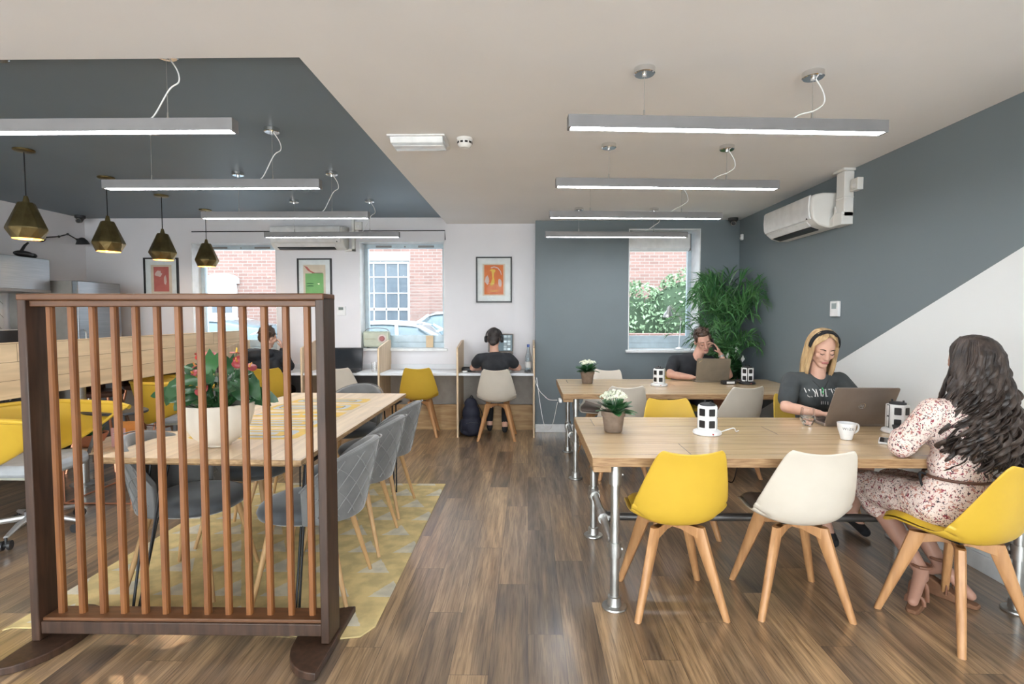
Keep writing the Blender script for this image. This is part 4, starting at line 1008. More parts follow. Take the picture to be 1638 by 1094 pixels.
# ---------------------------------------------------------------- power towers
def tower(label, loc, rz, black=False):
    t = thing('socket_tower', label, 'power socket', loc, rz, 'desktop socket towers')
    n = 6; r = .058; H = .135; z0 = .026
    oct_ = [(r*cos(2*pi*(k+.5)/n), r*sin(2*pi*(k+.5)/n)) for k in range(n)]
    B().lathe([(0, 0), (.074, 0), (.078, .006), (.074, .018), (.062, .024), (.05, .027), (0, .027)], seg=36).obj('base', 'black_pl' if black else 'white', t)
    B().prism(oct_, z0, z0+H, 'XY').obj('tower_body', 'black_pl' if black else 'white', t, bevel=.006)
    B().lathe([(.042, 0), (.042, .008), (.03, .013), (0, .013)], (0, 0, z0+H), 24).cyl((-.03, 0, z0+H+.008), (-.03, 0, z0+H+.024), .005).cyl((.03, 0, z0+H+.008), (.03, 0, z0+H+.024), .005).obj('top_cap', 'charcoal', t)
    for f in range(6):
        m_ = Matrix.Rotation(2*pi*f/6, 4, 'Z'); ap = r*cos(pi/6)
        if black:
            B().prism([(p[0], p[1]+z0+H/2) for p in rrect(.05, H-.004, .01)], ap-.002, ap+.004, 'YZ', m_).obj('face_plate', 'white', t, bevel=.001)
        for z in (z0+.035, z0+.1):
            s = B(); s.prism([(p[0], p[1]+z) for p in rrect(.034, .040, .004)], ap, ap+.0065 if black else ap+.003, 'YZ', m_)
            if f % 3 != 1 or black: s.obj('socket', 'socket', t, smooth=False)
            else:
                B().box(ap, ap+.003, -.007, .007, z-.028, z+.028, m_).obj('switch', 'white', t, bevel=.001)
                B().box(ap-.001, ap+.0012, -.012, .012, z-.032, z+.032, m_).obj('switch_surround', 'socket', t, smooth=False)
    B().cyl((.074, -.006, .012), (.080, -.006, .012), .004).obj('indicator', 'red', t)
    return t
tower('white socket tower left of the water glass on the front pine table', (1.0, 2.995, .741), R(-80))
tower('white socket tower beside the bronze laptop on the front pine table', (2.085, 3.05, .741), R(-62))
tower('white socket tower standing alone in the middle of the far pine table', (1.235, 5.07, .741), R(-88))
tower('black and white socket tower with chargers beside the far laptop', (2.12, 5.22, .741), R(-80), True)
tag(B().tube(catmull([(1.075, 2.99, .753), (1.11, 2.99, .765), (1.15, 3.0, .772), (1.17, 3.02, .75), (1.20, 3.06, .745)], 6), .003, 6).obj('power_lead', 'white'), 'short white lead curling from the socket tower by the water glass', 'cable')
t = thing('laptop_charger', 'black laptop charger with white label behind the far laptop', 'charger', (1.93, 5.20, .741), R(8))
B().box(-.065, .065, -.03, .03, 0, .034).obj('housing', 'black_pl', t, bevel=.006); B().box(-.03, .05, -.0308, -.03, .006, .028).obj('sticker', 'white', t, smooth=False)
rn = random.Random(3); pts = [(1.99, 5.2, .75)]+[(2.0+rn.uniform(0, .1), 5.2+rn.uniform(-.06, .08), .748+rn.uniform(0, .04)) for _ in range(14)]+[(2.06, 5.22, .79)]
tag(B().tube(catmull(pts, 4), .0035, 6).obj('tangled_lead', 'black_pl'), 'tangled black charger lead beside the far socket tower', 'cable')
# ---------------------------------------------------------------- laptops
def laptop(label, loc, rz, lean, w=.345, d=.24, m='laptop', logo=None, scr='screen_off'):
    """user side is +Y, hinge at y=0; lean = lid angle past vertical toward -Y"""
    t = thing('laptop', label, 'laptop', loc, rz)
    B().prism(rrect(w, d, .012, 4, 0, d/2), 0, .016, 'XY').obj('base', m, t, bevel=.002)
    k = B(); k.box(-w/2+.02, w/2-.02, d*.12, d*.52, .0155, .0172).obj('keyboard', 'black_pl', t, smooth=False)
    B().box(-.05, .05, d*.60, d*.92, .0158, .0166).obj('touchpad', 'charcoal', t, smooth=False)
    lid = B().prism(rrect(w, d-.006, .012, 4, 0, (d-.006)/2+.004), -.003, .003, 'XZ').obj('screen_lid', m, t, bevel=.0015, loc=(0, -.001, .012), rot=(R(lean), 0, 0))
    B().box(-w/2+.007, w/2-.007, .003, .0038, .018, d-.012).obj('display', scr, lid, smooth=False)
    if logo == 'ring':
        B().lathe([(.017, 0), (.0195, .0006), (.0195, -.0006)], seg=28, closed=True, mx=Matrix.Translation((0, -.0034, d*.52)) @ Matrix.Rotation(R(90), 4, 'X')).obj('round_emblem', 'chrome', lid)
        text_mesh('emblem_letters', 'hp', .024, 'chrome', lid, (0, -.0036, d*.52), (R(90), 0, 0), .0004)
    if logo == 'bar':
        B().box(-.018, .018, -.0042, -.003, -.003, .003, Matrix.Translation((-w/2+.035, 0, d-.03)) @ Matrix.Rotation(R(-35), 4, 'Y')).obj('badge', 'chrome', lid, smooth=False)
    return t
laptop('open bronze laptop with a round emblem in front of the blonde woman', (1.95, 3.215, .741), R(0), 26, .368, .262, 'laptop', 'ring')
laptop('open olive brown laptop in front of the man on the far pine table', (1.822, 5.335, .741), R(-2), 12, .325, .235, 'laptop2', 'bar')
def screenlap(label, loc, rz, lean, w, d, m, art=False):
    t = thing('laptop', label, 'laptop', loc, rz)
    B().prism(rrect(w, d, .012, 4, 0, -d/2), 0, .014, 'XY').obj('base', m, t, bevel=.002)
    B().box(-w/2+.02, w/2-.02, -d*.52, -d*.12, .0135, .0150).obj('keyboard', 'black_pl', t, smooth=False)
    lid = B().prism(rrect(w, d-.006, .012, 4, 0, (d-.006)/2+.004), -.003, .003, 'XZ').obj('screen_lid', m, t, bevel=.0015, loc=(0, .001, .012), rot=(R(-lean), 0, 0))
    if not art:
        B().box(-w/2+.012, w/2-.012, -.0042, -.003, .018, d-.016).obj('display', 'screen_off', lid, smooth=False)
    else:
        B().box(-w/2+.008, w/2-.008, -.0042, -.003, .014, d-.012).obj('bezel', 'black_pl', lid, smooth=False)
        sm = mat('lit_screen_dark', (.05, .07, .08), .3, emit=(.10, .14, .16), es=.7)
        B().box(-w/2+.016, w/2-.016, -.0050, -.004, .024, d-.02).obj('display', sm, lid, smooth=False)
        r_ = random.Random(9)
        for cx in (.055, .10):
            for k in range(6):
                g0 = r_.uniform(.12, .5); c_ = (g0*.8, g0*.95, g0)
                B().box(cx-.018, cx+.018, -.0056, -.005, .03+k*.031, .03+k*.031+.026).obj('photo_thumbnail', mat('lit_thumbnail', c_, .3, emit=c_, es=.8), lid, smooth=False)
    return t
screenlap('open black laptop with dark screen on the wall desk behind the white chair', (-2.18, 6.40, .741), R(3), 14, .37, .27, 'black_pl')
t = thing('laptop_stand', 'silver laptop stand under the headphone wearer\'s computer', 'stand', (-.33, 6.43, .741))
B().box(-.13, .13, -.12, .10, 0, .006).tube([(-.09, .06, .0), (-.09, -.02, .19)], .006, 8).tube([(.09, .06, .0), (.09, -.02, .19)], .006, 8).obj('legs', 'silver', t)
B().box(-.13, .13, -.12, .11, .19, .196).obj('shelf', 'silver', t, bevel=.002)
screenlap('raised laptop showing photo thumbnails in front of the headphone wearer', (-.335, 6.51, .939), R(-3), 8, .31, .235, 'laptop', True)
# ---------------------------------------------------------------- table top items
t = thing('water_glass', 'clear faceted tumbler half full of water beside the blonde woman', 'glass', (1.685, 3.245, .741))
n = 8
def gp(r0, z): return [(r0*cos(2*pi*(k+.5)/n), r0*sin(2*pi*(k+.5)/n), z) for k in range(n)]
b = B(); rings = [(.024, 0), (.044, .035), (.043, .055), (.036, .105), (.034, .105), (.0405, .055), (.041, .036), (.023, .008)]
vs = []; fs = []
for i, (r_, z) in enumerate(rings): vs += gp(r_, z)
for i in range(len(rings)-1):
    for k in range(n): fs.append((i*n+k, i*n+(k+1) % n, (i+1)*n+(k+1) % n, (i+1)*n+k))
fs += [tuple(range(n))[::-1], tuple(range((len(rings)-1)*n, len(rings)*n))]
b.add(vs, fs); b.obj('tumbler', 'glass', t, smooth=False)
b = B(); vs = []
for r_, z in ((.0225, .0085), (.0405, .036), (.0400, .052)): vs += gp(r_, z)
fs = [tuple(range(n))[::-1], tuple(range(2*n, 3*n))]+[(i*n+k, i*n+(k+1) % n, (i+1)*n+(k+1) % n, (i+1)*n+k) for i in range(2) for k in range(n)]
w_ = glass_mat('water'); w_.node_tree.nodes['Principled BSDF'].inputs['IOR'].default_value = 1.33
b.add(vs, fs); b.obj('water', w_, t, smooth=False)
t = thing('coffee_cup', 'white coffee cup with dark WIZU lettering on the front pine table', 'cup', (1.700, 2.875, .741))
B().lathe([(0, 0), (.026, 0), (.028, .004), (.031, .02), (.042, .055), (.0465, .088), (.0445, .088), (.040, .056), (.029, .022), (.02, .01), (0, .008)], seg=36).obj('cup_body', 'white', t, ang=80)
B().tube(catmull([(.041, 0, .072), (.060, 0, .080), (.074, 0, .068), (.070, 0, .045), (.052, 0, .032), (.036, 0, .032)], 6), .0048, 10, mx=Matrix.Rotation(R(12), 4, 'Z')).obj('handle', 'white', t)
B().lathe([(0, .070), (.0425, .070)], seg=30).obj('coffee', 'brownleather', t)
for i, ch in enumerate('WIZU'):
    a = R(-90-31+14)+R(-1)+i*R(20)+(R(7) if i > 1 else 0)*0
    a = R((-132, -113, -99, -80)[i])
    text_mesh('letter', ch, .019, 'text_dark', t, (.0448*cos(a), .0448*sin(a), .062), (R(77), 0, a+pi/2), .0004)
# ---------------------------------------------------------------- items on the wall desk and sill
t = thing('backpack', 'dark navy backpack on the floor under the wall desk', 'backpack', (-.655, 6.17, .002), R(4))
b = B(); b.ell((0, 0, .14), (.125, .085, .135)).ell((-.005, 0, .27), (.105, .075, .12)).ell((-.01, .0, .38), (.075, .055, .075)).ell((0, 0, .05), (.12, .08, .048)).ell((.02, -.07, .13), (.085, .035, .10))
b.ell((-.12, 0, .12), (.02, .05, .08))
remesh(b, 'bag_body', 'navy', t, .009, 3)
B().tube([(-.1, -.075, .05), (-.115, -.06, .2), (-.09, -.07, .33)], .003, 6).tube([(-.06, -.105, .17), (.0, -.113, .185), (.09, -.10, .17)], .003, 6).obj('zip', 'black_pl', t)
B().tube(catmull([(.02, 0, .44), (.0, .0, .475), (-.03, 0, .44)], 5), .006, 8).tube(catmull([(.06, .05, .38), (.12, .07, .25), (.11, .06, .1)], 6), .011, 8, flat=.4).obj('strap', 'charcoal', t)
t = thing('water_bottle', 'clear glass water bottle with blue cap at the right end of the desk', 'bottle', (0.0, 6.32, .741))
B().lathe([(0, 0), (.036, 0), (.038, .006), (.038, .15), (.036, .18), (.020, .235), (.0145, .27), (.0145, .295), (.0125, .295), (.0125, .27), (.018, .235), (.034, .18), (.036, .15), (.036, .01), (0, .006)], seg=28).obj('bottle_body', 'bottle', t)
B().lathe([(.0, .30), (.0165, .30), (.0165, .322), (.0, .324)], seg=20).lathe([(.0145, .29), (.0165, .30)], seg=20).obj('cap', mat('blue_cap', (.10, .16, .45), .4), t)
B().lathe([(.0385, .05), (.0385, .12)], seg=28).obj('paper_label', 'mount', t)
t = thing('travel_plug', 'small black plug block in front of the water bottle', 'plug', (.0, 6.22, .741)); B().box(-.04, .03, -.02, .02, 0, .022).box(-.01, .02, -.02, .01, .02, .032).obj('housing', 'black_pl', t, bevel=.003)
t = thing('glasses_case', 'black zip case on the desk left of the headphone wearer', 'case', (-.70, 6.33, .741), R(5)); B().prism(rrect(.17, .08, .035, 6), 0, .055, 'XY').obj('case_body', 'black_pl', t, bevel=.014)
B().prism(rrect(.174, .084, .036, 6), .026, .029, 'XY').obj('zip', 'charcoal', t)
t = thing('earbud_case', 'tiny white earbud case beside the black zip case', 'case', (-.735, 6.21, .741)); B().prism(rrect(.06, .045, .018, 6), 0, .02, 'XY').obj('case_body', 'white', t, bevel=.006)
t = thing('drinking_glass', 'small clear glass on the desk right of the dark laptop', 'glass', (-1.82, 6.30, .741)); B().lathe([(0, 0), (.028, 0), (.034, .11), (.032, .11), (.026, .006), (0, .006)], seg=24).obj('glass_body', 'glass', t)
t = thing('table_radio', 'sage green retro radio with round red dial on the window sill', 'radio', (-1.905, 6.735, .998), R(2))
b = B(); prof = [(-.155, .02), (-.16, .05), (-.165, .19), (-.155, .205), (.155, .205), (.16, .19), (.163, .05), (.15, .01), (-.14, .01)]
b.prism(prof, -.045, .045, 'XZ').obj('radio_body', 'sage', t, bevel=.008)
B().prism([(p[0], p[1]) for p in [(-.150, .025), (-.152, .19), (.15, .19), (.152, .025)]], -.049, -.044, 'XZ').obj('front_grille', mat('pale_sage_grille', (.55, .58, .47), .6), t, bevel=.003)
B().lathe([(0, .012), (.02, .012), (.028, .006), (.052, .003), (.054, 0)], seg=36, mx=Matrix.Translation((.075, -.049, .115)) @ Matrix.Rotation(R(90), 4, 'X')).obj('dial', mat('pale_dial', (.75, .62, .58), .4), t)
B().lathe([(0, .018), (.026, .017), (.032, .010), (.033, .004)], seg=28, mx=Matrix.Translation((.075, -.049, .115)) @ Matrix.Rotation(R(90), 4, 'X')).obj('tuning_knob', mat('wine_red_knob', (.38, .10, .10), .35), t)
zz = B(); pts = [(-.14+.011*k, -.0505, .112+(.006 if k % 2 else -.006)) for k in range(13)]; zz.tube(pts, .0018, 6).obj('zigzag_trim', mat('brass_trim', (.5, .42, .2), .4, .8), t)
B().tube(catmull([(-.15, 0, .20), (-.12, 0, .235), (0, 0, .248), (.12, 0, .235), (.15, 0, .20)], 6), .005, 8).obj('carry_handle', 'alu', t)
for s_ in (-1, 1): B().box(s_*.11-.015, s_*.11+.015, -.035, .035, 0, .012).obj('foot', 'charcoal', t, bevel=.002)
t = thing('buff_card', 'buff card standing in the corner of the middle window', 'card', (-1.25, 6.79, .999)); B().box(-.045, .045, -.006, .006, 0, .15).obj('card_sheet', 'cardboard', t, smooth=False)
# desk lamp on the right sill
t = thing('desk_lamp', 'pale metal desk lamp on the sill in front of the hedge', 'desk lamp', (1.83, 6.555, .994))
B().lathe([(0, 0), (.062, 0), (.064, .01), (.03, .022), (.008, .03), (0, .03)], seg=28).obj('base', 'silver', t)
B().tube([(0, 0, .02), (.02, 0, .36)], .005, 8).cyl((.02, -.012, .36), (.02, .012, .36), .012).tube([(.02, 0, .36), (-.12, 0, .53)], .005, 8).tube([(.04, 0, .35), (-.10, 0, .54)], .003, 6).obj('arm', 'silver', t)
B().lathe([(.016, .10), (.022, .085), (.024, .05), (.045, .02), (.058, -.02), (.060, -.04), (.056, -.04), (.04, .018), (.02, .05), (0, .08)], seg=28, mx=Matrix.Translation((-.135, 0, .42)) @ Matrix.Rotation(R(8), 4, 'Y')).obj('lamp_shade', 'silver', t)
# ---------------------------------------------------------------- kitchen corner
t = thing('base_cabinets', 'run of charcoal kitchen base cabinets with pale worktop on the left wall', 'cabinet', (-5.2, 4.05, 0))
B().box(-.31, .28, -1.45, 1.45, .09, .86).box(-.31, .22, -1.43, 1.43, 0, .09).obj('carcass', 'charcoal', t, bevel=.003)
B().box(-.31, .32, -1.46, 1.46, .86, .90).obj('worktop', 'desk', t, bevel=.003)
for k in range(5):
    d_ = B().box(.282, .300, -1.44+k*.577, -1.44+k*.577+.565, .10, .85).obj('door', 'charcoal', t, bevel=.002)
    B().tube([(.305, -1.40+k*.577, .60), (.325, -1.40+k*.577, .62), (.325, -1.40+k*.577, .76), (.305, -1.40+k*.577, .78)], .005, 8).obj('handle', 'steel', d_)
struct(B().box(LX, LX+.012, 2.6, 5.55, .90, 1.66).obj('trim_1', 'tiles', smooth=False))
t = thing('extractor_hood', 'long stainless steel and glass wall unit above the white kitchen tiles', 'wall cabinet', (-5.23, 4.70, 1.645))
B().box(-.28, .27, -.80, .80, 0.02, .335).obj('carcass', 'stainless', t, bevel=.003)
B().box(.272, .284, -.80, .20, .0, .33).obj('glass_front', mat('greenish_mirror_glass', (.24, .30, .28), .12, .8), t, bevel=.002)
B().box(.272, .284, .203, .80, .0, .33).obj('side_front', 'stainless', t, bevel=.002)
B().box(-.28, .292, -.80, .80, -.012, .018).obj('bottom_rim', 'alu', t, bevel=.003)
t = thing('fridge', 'tall stainless fridge in the back left corner', 'fridge', (-5.11, 5.90, 0))
B().box(-.38, .30, -.30, .30, .03, 1.77).obj('fridge_body', 'stainless_side', t, bevel=.006)
for (z0, z1) in ((.07, .72), (.73, 1.77)):
    d_ = B().box(.303, .362, -.30, .30, z0, z1).obj('door', 'stainless', t, bevel=.008)
    B().tube([(.37, -.25, z0+.08), (.395, -.25, z0+.10), (.395, -.25, min(z1, z0+.5)), (.37, -.25, min(z1, z0+.5)+.02)], .007, 8).obj('handle', 'steel', d_)
for sx in (-.3, .25):
    for sy in (-.25, .25): B().cyl((sx, sy, 0), (sx, sy, .04), .02).obj('foot', 'black_pl', t)
t = thing('microwave', 'black fronted microwave with a pale panel on the worktop', 'microwave', (-5.25, 5.22, .901))
B().box(-.20, .16, -.26, .26, .012, .36).obj('casing', 'white', t, bevel=.004); B().box(.161, .172, -.26, .10, .02, .355).obj('door', 'black_pl', t, bevel=.002)
B().box(.161, .170, .11, .26, .02, .355).obj('control_panel', 'white', t, bevel=.002); B().box(.170, .174, .135, .235, .27, .33).obj('display', mat('teal_lcd', (.25, .42, .44), .3), t, smooth=False)
for sy in (-.2, .2):
    for sx in (-.15, .1): B().cyl((sx, sy, 0), (sx, sy, .014), .012).obj('foot', 'black_pl', t)
t = thing('hole_punch', 'black lever tool lying on top of the stainless wall unit', 'tool', (-5.05, 5.33, 1.982), R(12))
b = B(); b.ell((0, 0, .035), (.05, .13, .033)).ell((0, .12, .03), (.04, .05, .028)); remesh(b, 'tool_body', 'black_pl', t, .006, 2)
B().tube([(0, -.03, .06), (0, .02, .12), (0, .07, .155)], [.014, .013, .009], 10).obj('lever', 'black_pl', t)
def walllamp(label, loc, pts):
    t = thing('wall_lamp', label, 'wall lamp', loc, 0, 'swing arm wall lamps')
    B().ell((.01, 0, 0), (.04, .05, .05)).obj('wall_mount', 'charcoal', t)
    a = B()
    for p, q in zip(pts, pts[1:-1]): a.tube([p, q], .0075, 8)
    for p in pts[1:-1]: a.ell(p, .014, seg=12, rings=8)
    a.obj('arm', 'charcoal', t)
    p, q = Vector(pts[-2]), Vector(pts[-1]); d = (q-p).normalized()
    z = Vector((.0, .15, -1)).normalized(); m_ = Matrix.Translation(q) @ z.to_track_quat('Z', 'Y').to_matrix().to_4x4()
    B().lathe([(.012, -.05), (.025, -.045), (.055, -.01), (.072, .03), (.068, .032), (.05, -.005), (.02, -.035), (0, -.04)], seg=24, mx=m_).obj('lamp_shade', 'charcoal', t)
    B().tube([p, q-z*.045], .0075, 8).obj('neck', 'charcoal', t)
walllamp('black swing arm wall lamp reaching toward the room corner', (-5.47, 5.98, 2.274), [(.04, 0, 0), (.10, .13, .03), (.10, .25, .075), (.08, .40, .035), (.07, .49, .02)])
walllamp('black wall lamp partly hidden behind the nearest brass pendant', (-5.47, 4.75, 2.26), [(.04, 0, 0), (.12, .10, .05), (.14, .24, .09), (.10, .36, .05), (.08, .42, -.02)])
# ---------------------------------------------------------------- high bar with oak band
t = thing('high_bar', 'high bar with a broad knotty light oak band and grey posts', 'bar', (-3.8, 4.62, 0))
B().box(.262, .30, -1.97, 2.01, .835, 1.218).obj('oak_band', 'bar_boards', t, bevel=.003)
B().box(-.32, .262, -1.97, 2.01, 1.00, 1.04).obj('bar_top', 'mango_top', t, bevel=.003)
for y in (-1.7, -.26, 1.75): B().cyl((.10, y, 0), (.10, y, 1.0), .034).lathe([(.10, 0), (.10, .008), (.04, .014)], (.10, y, 0)).obj('post', 'steel', t)
def stool(label, loc, rz):
    t = thing('bar_stool', label, 'bar stool', loc, rz, 'brown bar stools under the high bar')
    B().lathe([(0, .66), (.15, .66), (.17, .675), (.17, .70), (.15, .715), (0, .72)], seg=28).obj('seat', 'brownleather', t)
    B().grid(lambda u, v: ((.19*sin(R(70)*(2*u-1))), -.19*cos(R(70)*(2*u-1)), .70+.22*v), 14, 4).obj('backrest', 'brownleather', t, solid=.015)
    for sx in (-1, 1):
        for sy in (-1, 1):
            B().tube([(sx*.10, sy*.10, .665), (sx*.20, sy*.20, 0)], .012, 8).obj('leg', mat('dark_walnut_leg', (.16, .085, .05), .4) if sx < 0 else 'copper', t)
    B().lathe([(.218, .24), (.226, .246), (.218, .252), (.21, .246)], seg=4, closed=True, mx=Matrix.Rotation(R(45), 4, 'Z')).obj('footrest', 'copper', t, smooth=False)
    return t
s0 = stool('brown leather bar stool under the oak bar, nearest the grey post', (-3.93, 4.86, 0), R(-80))
dup(s0, (-3.92, 5.38, 0), R(-100), 'middle brown leather bar stool under the oak bar')
dup(s0, (-3.93, 5.95, 0), R(-90), 'brown leather bar stool under the oak bar near the back wall')
dup(s0, (-3.93, 3.75, 0), R(-95), 'brown leather bar stool under the oak bar behind the big yellow tub chair')
# ---------------------------------------------------------------- yellow tub chairs with writing tablets
def tub(label, loc, rz):
    t = thing('tablet_armchair', label, 'chair', loc, rz, 'yellow tub chairs with writing tablets')
    A = 1
    def P_(u, v):
        q = 2*u-1; f = abs(q); sg = 1 if q >= 0 else -1; k = .66+.34*v**.7
        if f < .62: a = f/.62*pi/2; x, y = .35*sin(a)*sg, -.33*cos(a)**.9 if cos(a) > 0 else 0
        else: g = (f-.62)/.38; x, y = sg*(.35-.02*g*g), .42*g
        zt = .80-.02*f**3-.02*max(0, (f-.8)/.2)**3; zb = .39+(.09*min(1, f/.62)**2) + (.27*((f-.62)/.38)**1.2 if f > .62 else 0)
        z = zb+(zt-zb)*v
        return (x*k, y*(k if y < 0 else 1), z)
    B().grid(P_, 48, 10).obj('tub_shell', 'yellow', t, solid=.022, sub=1, ang=80, off=0)
    B().tube([P_(u/40, 1) for u in range(41)], .018, 10, flat=.9).obj('rim', 'yellow', t)
    B().prism(rrect(.46, .48, .17, 8, 0, .05), .415, .49, 'XY').obj('seat', mat('light_grey_seat', (.36, .38, .40), .7), t, bevel=.025)
    B().box(-.16, .16, -.12, .16, .385, .412).obj('seat_frame', mat('olive_grey_plate', (.40, .40, .33), .5), t, bevel=.005)
    B().prism([(.25*cos(a)*(1 if cos(a) > 0 else 1), .16*sin(a)) for a in [2*pi*k/28 for k in range(28)]], -.008, .008, 'XY').obj('writing_tablet', 'charcoal', t, bevel=.003, loc=(-.40, .26, .72), rot=(0, 0, R(75)))
    B().tube([(-.20, .02, .40), (-.40, .06, .42), (-.41, .16, .70), (-.40, .26, .712)], .013, 10).obj('tablet_arm', 'alu', t)
    B().cyl((0, 0, .11), (0, 0, .39), .022).cyl((0, 0, .07), (0, 0, .14), .035).obj('pedestal', 'alu', t)
    for k in range(5):
        a = 2*pi*k/5+.35; c_, s_ = cos(a), sin(a)
        B().tube([(0, 0, .10), (.15*c_, .15*s_, .10), (.29*c_, .29*s_, .075)], [.022, .018, .012], 8).obj('star_leg', 'silver', t)
        w_ = B().cyl((.29*c_-.012*s_, .29*s_+.012*c_, .028), (.29*c_-.026*s_, .29*s_+.026*c_, .028), .028, seg=16).cyl((.29*c_+.012*s_, .29*s_-.012*c_, .028), (.29*c_+.026*s_, .29*s_-.026*c_, .028), .028, seg=16)
        w_.cyl((.29*c_-.02*s_, .29*s_+.02*c_, .028), (.29*c_+.02*s_, .29*s_-.02*c_, .028), .01).cyl((.29*c_, .29*s_, .03), (.29*c_, .29*s_, .075), .008); w_.obj('castor', 'black_pl', t)
    return t
tb = tub('big yellow tub chair with dark writing tablet at the left edge', (-3.22, 3.37, 0), R(-90))
dup(tb, (-3.36, 5.02, 0), R(-68), 'yellow tub chair with writing tablet behind the red-flowered bowl')
# ---------------------------------------------------------------- coffee table with bits
t = thing('coffee_table', 'low wood topped coffee table with a thin copper wire frame', 'table', (-3.20, 4.23, 0))
B().box(-.27, .27, -.38, .34, .378, .40).obj('tabletop', 'mango_top', t, bevel=.002)
for sx in (-.25, .25):
    B().tube([(sx, -.35, .378), (sx, -.35, .006), (sx, .31, .006), (sx, .31, .378)], .006, 8).obj('wire_leg', 'copper', t)
B().tube([(-.25, -.35, .006), (.25, -.35, .006)], .006, 8).obj('wire_stretcher', 'copper', t)
t = thing('card_holder', 'pink printed card standing on the coffee table', 'card', (-3.12, 4.0, .401), R(-4)); B().box(-.055, .055, -.004, .004, 0, .145).obj('card_sheet', 'pinkcard', t, smooth=False)
B().box(-.04, .04, -.0048, -.004, .10, .104).box(-.04, .03, -.0048, -.004, .085, .088).box(-.04, .035, -.0048, -.004, .07, .073).obj('printed_lines', 'mount', t, smooth=False)
t = thing('card_holder', 'orange card standing behind the terracotta bowl', 'card', (-3.27, 4.34, .401), R(10)); B().box(-.07, .07, -.004, .004, 0, .13).obj('card_sheet', 'orange', t, smooth=False)
t = thing('magazine', 'orange magazine lying on the coffee table by the pink card', 'magazine', (-3.13, 4.2, .401), R(20)); B().box(-.08, .08, -.11, .11, 0, .008).obj('magazine_cover', 'orange', t, smooth=False)
# ---------------------------------------------------------------- plants
def leaf(b, base, tip, w, droop=0., fold=.25, n=6, heart=False, up=None):
    """a curved leaf blade with midrib fold"""
    base = Vector(base); tip = Vector(tip); d = tip-base; L_ = d.length; d.normalize()
    up = Vector(up) if up else Vector((0, 0, 1)); side = d.cross(up)
    if side.length < .05: side = d.cross(Vector((1, 0, 0)))
    side.normalize(); nrm = side.cross(d)
    vs = []; fs = []
    for i in range(n+1):
        t = i/n
        wd = w*(sin(pi*min(1, t*.96+.02))**.7 if not heart else (1.05*(1-t)**.55*min(1, .35+t*3.2)))
        c = base+d*L_*t+nrm*(droop*L_*4*t*(1-t))
        vs += [c-side*wd+nrm*wd*fold, c, c+side*wd+nrm*wd*fold]
    if heart:
        vs[0] = base-side*w*.55-d*w*.55+nrm*w*fold; vs[2] = base+side*w*.55-d*w*.55+nrm*w*fold
    for i in range(n):
        for k in (0, 1): fs.append((3*i+k, 3*i+k+1, 3*i+k+4, 3*i+k+3))
    b.add(vs, fs)
def pot_flower(name, label, loc, seed, k=1.):
    t = thing(name, label, 'potted plant', loc, 0, 'white flowering plants in fibre pots')
    B().lathe([(0, 0), (.046, 0), (.050, .004), (.062, .088), (.067, .090), (.070, .118), (.066, .120), (.062, .118), (.058, .09), (.046, .02), (0, .02)], seg=36).obj('pot', 'clay', t, ang=50)
    B().lathe([(0, .104), (.058, .104)], seg=24).obj('soil', 'soil', t)
    r = random.Random(seed); b = B()
    for i in range(34):
        a = r.uniform(0, 2*pi); e = r.uniform(-.1, .9); q = .03+.015*r.random(); l = r.uniform(.06, .105)
        p = Vector((q*cos(a), q*sin(a), .115+.05*max(0, e)*r.random())); tip = p+Vector((cos(a)*cos(e), sin(a)*cos(e), sin(e)*.8))*l
        leaf(b, p, tip, l*.30, droop=.10*r.random(), fold=.15)
    st = B()
    heads = []
    for i in range(13):
        a = 2*pi*i/13*2.4+r.uniform(-.2, .2); q = .072*math.sqrt((i+.5)/13); z = .215-.35*q+r.uniform(-.012, .015)
        c = Vector((q*cos(a), q*sin(a), z)); heads.append(c)
        st.tube([(q*.2*cos(a), q*.2*sin(a), .11), tuple(c*.8+Vector((0, 0, .025))), tuple(c)], .0018, 5)
    b.obj('foliage', 'leaf', t, ang=80); st.obj('stem', 'leaf', t)
    f = B()
    for c in heads:
        for j in range(13):
            v = Vector((r.gauss(0, 1), r.gauss(0, 1), abs(r.gauss(0, 1))*.9+.2)).normalized(); p = c+v*.021
            up = v.orthogonal().normalized(); up = Matrix.Rotation(r.uniform(0, 6), 3, v) @ up; s2 = v.cross(up)
            for m_ in range(4):
                dd = (up*cos(m_*pi/2)+s2*sin(m_*pi/2)); ee = (up*cos(m_*pi/2+pi/2)+s2*sin(m_*pi/2+pi/2))
                f.add([p, p+dd*.006+ee*.0035+v*.0012, p+dd*.0115+v*.001, p+dd*.006-ee*.0035+v*.0012], [(0, 1, 2, 3)])
    f.obj('flowers', 'petal', t, smooth=False)
    return t
pot_flower('flowering_pot_plant', 'white flowering plant in a brown pot on the front pine table', (.485, 3.05, .741), 1)
pot_flower('flowering_pot_plant', 'smaller looking white flowering plant in a brown pot on the far pine table', (.578, 5.24, .741), 6)
